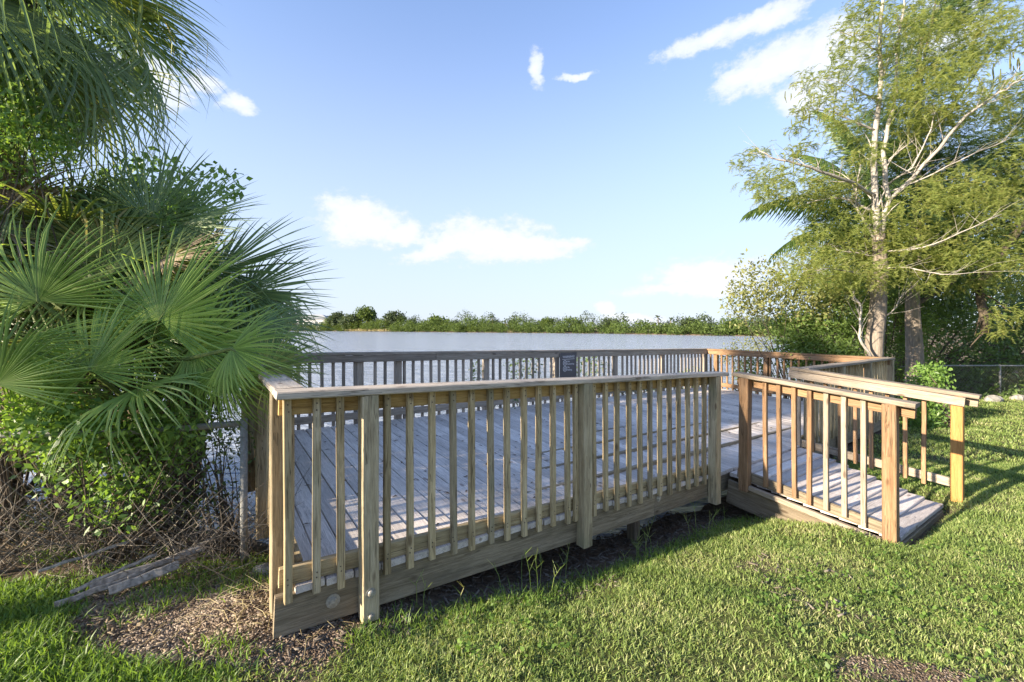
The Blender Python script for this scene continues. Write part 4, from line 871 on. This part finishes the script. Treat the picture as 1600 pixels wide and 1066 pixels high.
# ------------------------------------------------------------ far shore
rngf = np.random.default_rng(12)
SH = [(-250, 232), (-83, 186), (-8, 139), (25, 121), (42, 96), (55, 86), (75, 95)]
def shore_y(x): return np.interp(x, [s[0] for s in SH], [s[1] for s in SH])
lobes = []; lobd = []
x = -170.0
while x < 72:
    yb = float(shore_y(x)); u = 800 + F * x / yb
    k = yb / 130 * (.8 + .5 * random.random())
    for row in range(3):
        hh = (random.uniform(1.4, 3.0), random.uniform(2.2, 4.4), random.uniform(3.0, 5.8))[row] * (k ** .9) * (1.0 if u < 1000 else .95)
        yy = yb + 2 + row * 5 + random.uniform(-1, 1); (lobes if row < 2 else lobd).append((x + random.uniform(-1.5, 1.5), yy, WZ + .2 + hh * .5, random.uniform(1.6, 3.0) * k, 2.2, hh * .5))
    x += random.uniform(1.6, 2.8) * k
P = clump(blobs(lobes, 15000, rngf, .8), 7, .4, rngf); o = foliage('far_mangrove_belt', P, .36, L_FAR, None, rngf, aspect=.8); tag(o, 'unbroken belt of bright green bushes along the far lake shore', 'tree line', kind='stuff')
P = clump(blobs(lobd, 7500, rngf, .8), 7, .45, rngf); o = foliage('far_tree_belt', P, .42, L_FARD, None, rngf, aspect=.8); tag(o, 'darker belt of trees standing behind the far shore bushes', 'tree line', kind='stuff')
P = []
for xx in np.linspace(-150, 60, 900):
    yb_ = float(shore_y(xx)); 
    if vnoise(xx, 3, .08, 4) > .62: P.append((xx + rngf.normal(0, .3), yb_ + .6 + rngf.uniform(0, 1), WZ + .1))
P = np.repeat(np.array(P), 5, 0) + rngf.normal(0, .25, (len(P) * 5, 3)) * np.array([1, 1, .2])
o = foliage('shore_reeds', P, 1.0, L_STRAW, None, rngf, aspect=.12, hang=-1.6); tag(o, 'pale tan reeds at the waterline of the far shore', 'reeds', kind='stuff')
def far_tree(u, vtop, ypx, w, mat, label, name='far_tree', seed=0):
    yb = ypx; x = (u - 800) / F * yb; top = -(vtop - 510) / F * yb; base = Vector((x, yb, WZ + .3)); r = w / F * yb / 2
    rr = np.random.default_rng(seed + int(u)); rq = random.Random(int(u)); t = empty(name, base); tag(t, label, 'tree')
    zc = top - r * .55
    lb = [(x + rq.uniform(-.5, .5) * r, yb + rq.uniform(-.4, .4) * r, zc + rq.uniform(-.45, .15) * r, r * .62, r * .6, r * .5) for _ in range(5)] + [(x, yb, zc, r * .7, r * .7, r * .55)]
    P = clump(blobs(lb, 400, rr, .6), 6, r * .09, rr); foliage('crown', P, r * .15, mat, t, rr, aspect=.8)
    b = MB(); b.tube([base - UP, Vector((x + r * .1, yb, (base.z + zc) / 2)), Vector((x, yb, zc))], [r * .1, r * .08, r * .05], 6); b.build('trunk', B_DARK, t)
far_tree(572, 480, 178, 32, L_FAR, 'tallest round green tree on the far left shore'); far_tree(620, 487, 172, 34, L_FARD, 'broad dark tree just right of the tallest far tree')
far_tree(525, 489, 184, 30, L_FARD, 'grey-green tree beside the pale house across the lake'); far_tree(548, 492, 181, 34, L_FARD, 'low dark tree between the house and the tallest far tree')
far_tree(680, 494, 162, 40, L_FAR, 'wide green tree on the far shore left of centre'); far_tree(856, 497, 140, 26, L_FAR, 'rounded tree at the middle of the far shore')
far_tree(955, 499, 126, 28, L_FARD, 'dark rounded tree right of the middle of the far shore'); far_tree(1078, 497, 104, 30, L_FARD, 'flat topped tree near the right end of the far shore'); far_tree(1145, 500, 96, 44, L_FAR, 'spreading tree at the right end of the far shore')
far_tree(1195, 500, 93, 40, L_FARD, 'dark tree at the far shore beside the cypress')
def far_palm(u, vtop, yb, label):
    x = (u - 800) / F * yb; top = Vector((x, yb, -(vtop - 510) / F * yb)); base = Vector((x, yb, WZ + .3)); t = empty('far_palm', base); tag(t, label, 'palm', 'palms on the far shore')
    b = MB(); b.tube([base - UP, base.lerp(top, .5) + Vector((.15, 0, 0)), top], [.22, .17, .13], 6); b.build('trunk', B_PALM, t)
    b = MB(); rq = random.Random(int(u))
    for i in range(16):
        a = i * 2.4; e = rq.uniform(-.5, 1.1); d = Vector((math.cos(a) * math.cos(e), math.sin(a) * math.cos(e), math.sin(e))); s = d.cross(UP).normalized() * .22; L = 1.5
        p1 = top + d * L * .55; p2 = top + d * L + Vector((0, 0, -.5))
        b.add([top, p1 + s, p2, p1 - s], [(0, 1, 2, 3)])
    b.build('fronds', L_FARD, t)
far_palm(769, 493, 146, 'small palm rising above the far bushes at the centre of the far shore'); far_palm(1028, 497, 112, 'small palm rising above the far bushes right of centre'); far_palm(1048, 501, 108, 'shortest small palm on the right of the far shore'); far_palm(603, 497, 175, 'small palm between two broad trees on the far left shore'); far_palm(790, 500, 142, 'thin small palm just right of the central far palm')
# house across the lake
M_WALLH = plain('pale_grey_render', (.50, .50, .50), .8, 0, .05, 2); M_ROOFH = plain('grey_roof_sheet', (.33, .34, .34), .7, 0, .08, 1); M_WIN = plain('dark_window_glass', (.09, .11, .13), .2)
hb = U(492, 512, 196); hs = empty('lakeside_house', (hb.x, hb.y, WZ + .5)); tag(hs, 'pale grey house with a hipped roof across the lake at far left', 'house')
b = MB(); b.box((hb.x, hb.y, WZ + 3.0), (14, 8, 5.2)); b.build('wall', M_WALLH, hs)
b = MB(); z0 = WZ + 5.6; b.add([(hb.x - 7.6, hb.y - 4.6, z0), (hb.x + 7.6, hb.y - 4.6, z0), (hb.x + 7.6, hb.y + 4.6, z0), (hb.x - 7.6, hb.y + 4.6, z0), (hb.x - 3.5, hb.y, z0 + 1.9), (hb.x + 3.5, hb.y, z0 + 1.9)], [(0, 1, 5, 4), (1, 2, 5), (2, 3, 4, 5), (3, 0, 4), (3, 2, 1, 0)]); b.build('roof', M_ROOFH, hs)
for i in range(5):
    b = MB(); b.box((hb.x - 5 + i * 2.5, hb.y - 4.03, WZ + 3.1), (1.1, .12, 1.9)); b.build('window', M_WIN, hs)

# ------------------------------------------------------------ grass
def blades(P, h, wdt, rng, lean=.6, curl=.5):
    n = len(P); a = rng.uniform(0, 2 * np.pi, n); le = rng.uniform(.1, 1, n) * lean; H = h * rng.uniform(.55, 1.3, n); w_ = wdt * rng.uniform(.7, 1.3, n)
    dx, dy = np.cos(a) * np.sin(le), np.sin(a) * np.sin(le); dz = np.cos(le)
    D = np.stack([dx, dy, dz], 1); b2 = a + rng.uniform(-1.2, 1.2, n) + np.pi / 2; S = np.stack([np.cos(b2), np.sin(b2), np.zeros(n)], 1) * w_[:, None] / 2
    D2 = D.copy(); D2[:, :2] *= 1.6; D2[:, 2] *= (1 - curl * rng.uniform(.3, 1.2, n)); 
    m_ = P + D * (H * .5)[:, None]; t = m_ + D2 * (H * .5)[:, None]
    V = np.stack([P - S, P + S, m_ + S * .85, m_ - S * .85, t], 1).reshape(-1, 3); i = np.arange(n)[:, None] * 5
    return V, np.concatenate([i + [2, 4, 3]]), i + [0, 1, 2, 3]
def grow(n, x0, x1, y0, y1, rng, mask=gmask, cull=True):
    x = rng.uniform(x0, x1, n); y = rng.uniform(y0, y1, n); keep = (rng.uniform(0, 1, n) < mask(x, y))
    if cull: keep &= (np.abs(x) < 1.25 * y + .9)
    x, y = x[keep], y[keep]; return np.stack([x, y, ground_z(x, y) - .004], 1)
rg = np.random.default_rng(99)
def patchy(x, y): return gmask(x, y) * (.5 + .5 * sstep(.25, .6, vnoise(x, y, 3.1, 21) * .6 + vnoise(x, y, 8, 22) * .4))
P1 = grow(210000, -3.4, 5, 1.5, 3.2, rg, patchy); V, T, Qd = blades(P1, .036, .0046, rg, 1.05, .7)
P2 = grow(190000, -2, 7.5, 3.2, 5.6, rg, patchy); V2, T2, Q2 = blades(P2, .042, .006, rg, 1.0, .6)
P3 = grow(130000, 3.5, 17, 5.6, 13.2, rg, patchy); V3, T3, Q3 = blades(P3, .055, .012, rg, 1.0, .6)
o1_, o2_ = len(V), len(V) + len(V2)
me = np_mesh('lawn_grass', np.concatenate([V, V2, V3]), np.concatenate([T, T2 + o1_, T3 + o2_]), np.concatenate([Qd, Q2 + o1_, Q3 + o2_]))
o = link('lawn_grass', me, L_GRASS); tag(o, 'short sunlit mown lawn of broad grass blades', 'grass', kind='stuff')
# lush longer grass at the lower left and along the edges
def lush(x, y): return gmask(x, y) * (sstep(-1.0, -1.5, x) * .9)
Pl = grow(42000, -4, -.7, 1.5, 2.6, rg, lush); V, T, Qd = blades(Pl, .075, .0065, rg, .9, .6)
def fringe(x, y):
    e = np.interp(x, EX, EY); return np.exp(-((y - e) / .12) ** 2) * (x > -.8) * (x < 2.6) * .55 + np.exp(-((y - 2.75) / .25) ** 2) * (x < -1.6) * (x > -2.6) * .3
Pf = grow(60000, -2.6, 2.6, 1.9, 4.2, rg, fringe); V2, T2, Q2 = blades(Pf, .085, .005, rg, .9, .5); o1_ = len(V)
o = link('long_grass', np_mesh('long_grass', np.concatenate([V, V2]), np.concatenate([T, T2 + o1_]), np.concatenate([Qd, Q2 + o1_])), L_GRASSD); tag(o, 'longer lush grass at the lower left and along the deck edge', 'grass', kind='stuff')
Pw = grow(5000, -3, 6, 1.6, 5.5, rg, lambda x, y: patchy(x, y) * sstep(.5, .65, vnoise(x, y, 1.3, 55)))
Pw = clump(Pw, 5, .018, rg); Pw[:, 2] = np.abs(Pw[:, 2] - ground_z(Pw[:, 0], Pw[:, 1])) + ground_z(Pw[:, 0], Pw[:, 1]) + .01
o = foliage('clover_weeds', Pw, .024, L_GRASSD, None, rg, aspect=.7, flat=2.0); tag(o, 'small round leaved weeds mixed into the lawn', 'weeds', kind='stuff')
# seed-head weeds along the deck
b = MB(); rr = random.Random(5)
for i in range(24):
    x = rr.uniform(-.6, 2.1); y = float(np.interp(x, EX, EY)) + rr.uniform(-.05, .22); z = gz(x, y); h = rr.uniform(.12, .3); a = rr.uniform(-.35, .35); c = rr.uniform(-.35, .35)
    tp = Vector((x + a * h, y + c * h, z + h)); md = Vector((x + a * h * .3, y + c * h * .3, z + h * .55)); b.tube([(x, y, z), md, tp], [.0026, .002, .0012], 3, False)
    for k in range(rr.randint(2, 4)):
        q = md.lerp(tp, rr.uniform(0, .9)); an = rr.uniform(0, 6.28); b.tube([q, q + Vector((math.cos(an) * .05, math.sin(an) * .05, .06))], [.0018, .0009], 3, False)
o = b.build('weed_stalks', L_GRASS); tag(o, 'thin pale green weed stalks along the foot of the deck', 'weeds', kind='stuff')

rl = np.random.default_rng(44); n_ = 420; Xl = rl.uniform(.2, 9.3, n_); Yl = rl.uniform(.2, 3.4, n_) ** 1.0
Pl_ = np.array([tuple(DP(a, b_2, deckz(a, b_2) + .004)) for a, b_2 in zip(Xl, Yl)])
a_ = rl.uniform(0, 6.28, n_); D_ = np.stack([np.cos(a_), np.sin(a_), rl.uniform(.0, .25, n_)], 1) * rl.uniform(.012, .035, n_)[:, None]; S_ = np.stack([-np.sin(a_), np.cos(a_), rl.uniform(-.2, .2, n_)], 1) * rl.uniform(.005, .011, n_)[:, None]
V = np.stack([Pl_ - D_, Pl_ + S_ + [0, 0, .004], Pl_ + D_, Pl_ - S_ + [0, 0, .004]], 1).reshape(-1, 3); i_ = np.arange(n_)[:, None] * 4
o = link('fallen_leaves', np_mesh('fallen_leaves', V, np.concatenate([i_ + [0, 1, 2], i_ + [0, 2, 3]])), plain('brown_dead_leaf', (.11, .075, .045), .8, 0, .5, 9)); tag(o, 'small brown fallen leaves scattered over the deck boards', 'leaves', kind='stuff')
# ------------------------------------------------------------ litter on the ground at left
def chips(n, x0, x1, y0, y1, size, mat, name, label, cat, mask, seed, asp=.5, flat=True):
    rg = np.random.default_rng(seed); x = rg.uniform(x0, x1, n); y = rg.uniform(y0, y1, n); k = rg.uniform(0, 1, n) < mask(x, y); x, y = x[k], y[k]; n = len(x)
    a = rg.uniform(0, 6.28, n); L = size * rg.uniform(.4, 1.6, n); tz = rg.uniform(-.5, .5, n)
    d = np.stack([np.cos(a), np.sin(a), tz], 1) * L[:, None] / 2; s = np.stack([-np.sin(a), np.cos(a), rg.uniform(-.4, .4, n)], 1) * (L * asp)[:, None] / 2; u = np.array([0, 0, 1.]) * (L * .10)[:, None]
    c = np.stack([x, y, ground_z(x, y) + L * .15], 1)
    V = np.stack([c - d - s, c + d - s * .6, c + d * .8 + s, c - d * .9 + s, c - d - s + u, c + d - s * .6 + u, c + d * .8 + s + u, c - d * .9 + s + u], 1).reshape(-1, 3); i = np.arange(n)[:, None] * 8
    Q = np.concatenate([i + [4, 5, 6, 7], i + [0, 1, 5, 4], i + [1, 2, 6, 5], i + [2, 3, 7, 6], i + [3, 0, 4, 7]])
    o = link(name, np_mesh(name, V, None, Q), mat); tag(o, label, cat, kind='stuff'); return o
chips(80000, -2.9, -.6, 1.5, 3.1, .0145, L_CHIP, 'wood_chips', 'pale wood chip mulch spread on the bare earth at left', 'mulch', lambda x, y: (1 - gmask(x, y)) * (.45 + .55 * sstep(.3, .6, vnoise(x, y, 3, 31))) * np.exp(-(np.maximum(0, np.hypot((x + 1.55) / .85, (y - 2.25) / .42) - .75) / .35) ** 2), 3, asp=.36)
chips(9000, 1.3, 2.3, 1.6, 2.2, .009, L_CHIP, 'dry_crumbs', 'dry crumbs of earth on the bare patch of lawn at lower right', 'mulch', lambda x, y: (1 - gmask(x, y)), 4)
chips(9000, -1.2, 3.2, 2.0, 4.8, .04, L_TWIG, 'ground_litter', 'grey bark litter and twigs under the front edge of the deck', 'litter', lambda x, y: (1 - gmask(x, y)) * .8, 6, asp=.16)
chips(6000, -3.8, -.9, 1.9, 3.3, .028, L_DRY, 'leaf_litter', 'brown dead leaf litter over the soil between the left fence and the lawn', 'litter', lambda x, y: (1 - gmask(x, y)) * sstep(.35, .7, vnoise(x, y, 4, 71)), 16, asp=.28)
rt = np.random.default_rng(61); Pt = grow(6500, -3.6, -.95, 1.95, 3.0, rt, lambda x, y: (1 - gmask(x, y)) * sstep(.55, .75, vnoise(x, y, 3.5, 81))); V, T, Qd = blades(Pt, .08, .005, rt, .9, .5)
o = link('grass_tufts', np_mesh('grass_tufts', V, T, Qd), L_GRASSD); tag(o, 'grass tufts coming up through the litter by the left fence', 'grass', kind='stuff')
def twigs(n, seed, box, r, Lr, name, label, mat, zoff=.02, up=.25):
    rr = random.Random(seed); b = MB()
    for i in range(n):
        x = rr.uniform(box[0], box[1]); y = rr.uniform(box[2], box[3]); z = gz(x, y) + rr.uniform(0, zoff); a = rr.uniform(0, 6.28); L = rr.uniform(*Lr); e = rr.uniform(-.1, up)
        d = Vector((math.cos(a), math.sin(a), e)) * L; k = Vector((rr.uniform(-1, 1), rr.uniform(-1, 1), rr.uniform(0, .6))) * L * .15; p = Vector((x, y, z + .005))
        b.tube([p, p + d * .5 + k, p + d], [r * rr.uniform(.6, 1.3), r, r * .5], 3, False)
    o = b.build(name, mat); tag(o, label, 'twigs', kind='stuff')
twigs(1300, 8, (-4.0, -1.6, 2.5, 3.4), .0022, (.08, .34), 'dry_twigs', 'tangle of grey dry twigs and stems at the foot of the left fence', L_TWIG, .28, 1.3)
twigs(260, 9, (-1.9, -.9, 2.1, 3.2), .0015, (.05, .2), 'fine_roots', 'fine brown roots and twigs beside the deck corner post', L_STRAW, .02, .3)
# fallen palm stems lying towards the fence
for i, (u0, v0, y0, u1, v1, y1, wd, lab) in enumerate([(85, 975, 2.28, 305, 865, 2.78, .035, 'long grey dead palm stem lying on the ground by the fence'), (170, 925, 2.42, 280, 898, 2.62, .05, 'flat split dead palm stem, the shorter and wider one'), (140, 930, 2.42, 320, 862, 2.80, .04, 'weathered dead palm stem lying behind the other two'), (200, 915, 2.5, 335, 852, 2.9, .028, 'thin dead stem topmost of the heap near the fence'), (110, 962, 2.3, 245, 905, 2.58, .02, 'thin dead stem nearest the lawn, beside the long grey one'), (60, 940, 2.45, 215, 890, 2.75, .018, 'thinnest dead stem, leftmost of the heap by the fence')]):
    p0 = U(u0, v0, y0); p1 = U(u1, v1, y1); p0.z = gz(p0.x, p0.y) + .035 + .015 * i; p1.z = gz(p1.x, p1.y) + .08 + .025 * i
    o = beam('dead_palm_stem', p0, p1, wd, wd * .4, Vector((0, .5, 1)), plain('dead_stem_grey_%d' % i, (.30, .27, .235), .9, 0, .5, 45), parent=empty('holder'), segs=8, warp=.006, ch=.006)
    h = o.parent; bpy.data.objects.remove(h); o.parent = None; o.matrix_basis = Matrix.Identity(4)
    X = (p1 - p0).normalized(); Y = Vector((0, .5, 1)); Y = (Y - X * Y.dot(X)).normalized(); Z = X.cross(Y)
    o.matrix_basis = Matrix(((X.x, Y.x, Z.x, p0.x), (X.y, Y.y, Z.y, p0.y), (X.z, Y.z, Z.z, p0.z), (0, 0, 0, 1)))
    tag(o, lab, 'palm stem', 'dead palm stems by the fence')
def stone(u, v, y, r, lab, seed, mat):
    rr = random.Random(seed); c = U(u, v, y); c.z = gz(c.x, c.y) + r * .3; V = []; n, m_ = 8, 5; Fc = []
    for j in range(m_ + 1):
        ph = math.pi * j / m_
        for i in range(n):
            k = rr.uniform(.8, 1.15); a = 2 * math.pi * i / n; V.append(c + Vector((math.cos(a) * math.sin(ph) * r * 1.5 * k, math.sin(a) * math.sin(ph) * r * k, math.cos(ph) * r * .75 * k)))
    for j in range(m_):
        for i in range(n): Fc.append((j * n + i, (j + 1) * n + i, (j + 1) * n + (i + 1) % n, j * n + (i + 1) % n))
    b = MB(); b.add(V, Fc); o = b.build('stone', mat); tag(o, lab, 'stone')
M_STONE = plain('pale_concrete_rubble', (.24, .23, .21), .9, 0, .35, 20)
stone(1552, 626, 10.6, .16, 'pale concrete block lying at the foot of the far fence', 1, M_STONE); stone(1590, 630, 10.9, .13, 'smaller pale rubble lump right of the concrete block by the far fence', 2, M_STONE)
stone(412, 895, 2.75, .05, 'small pale rubble piece beside the deck corner', 3, M_STONE)
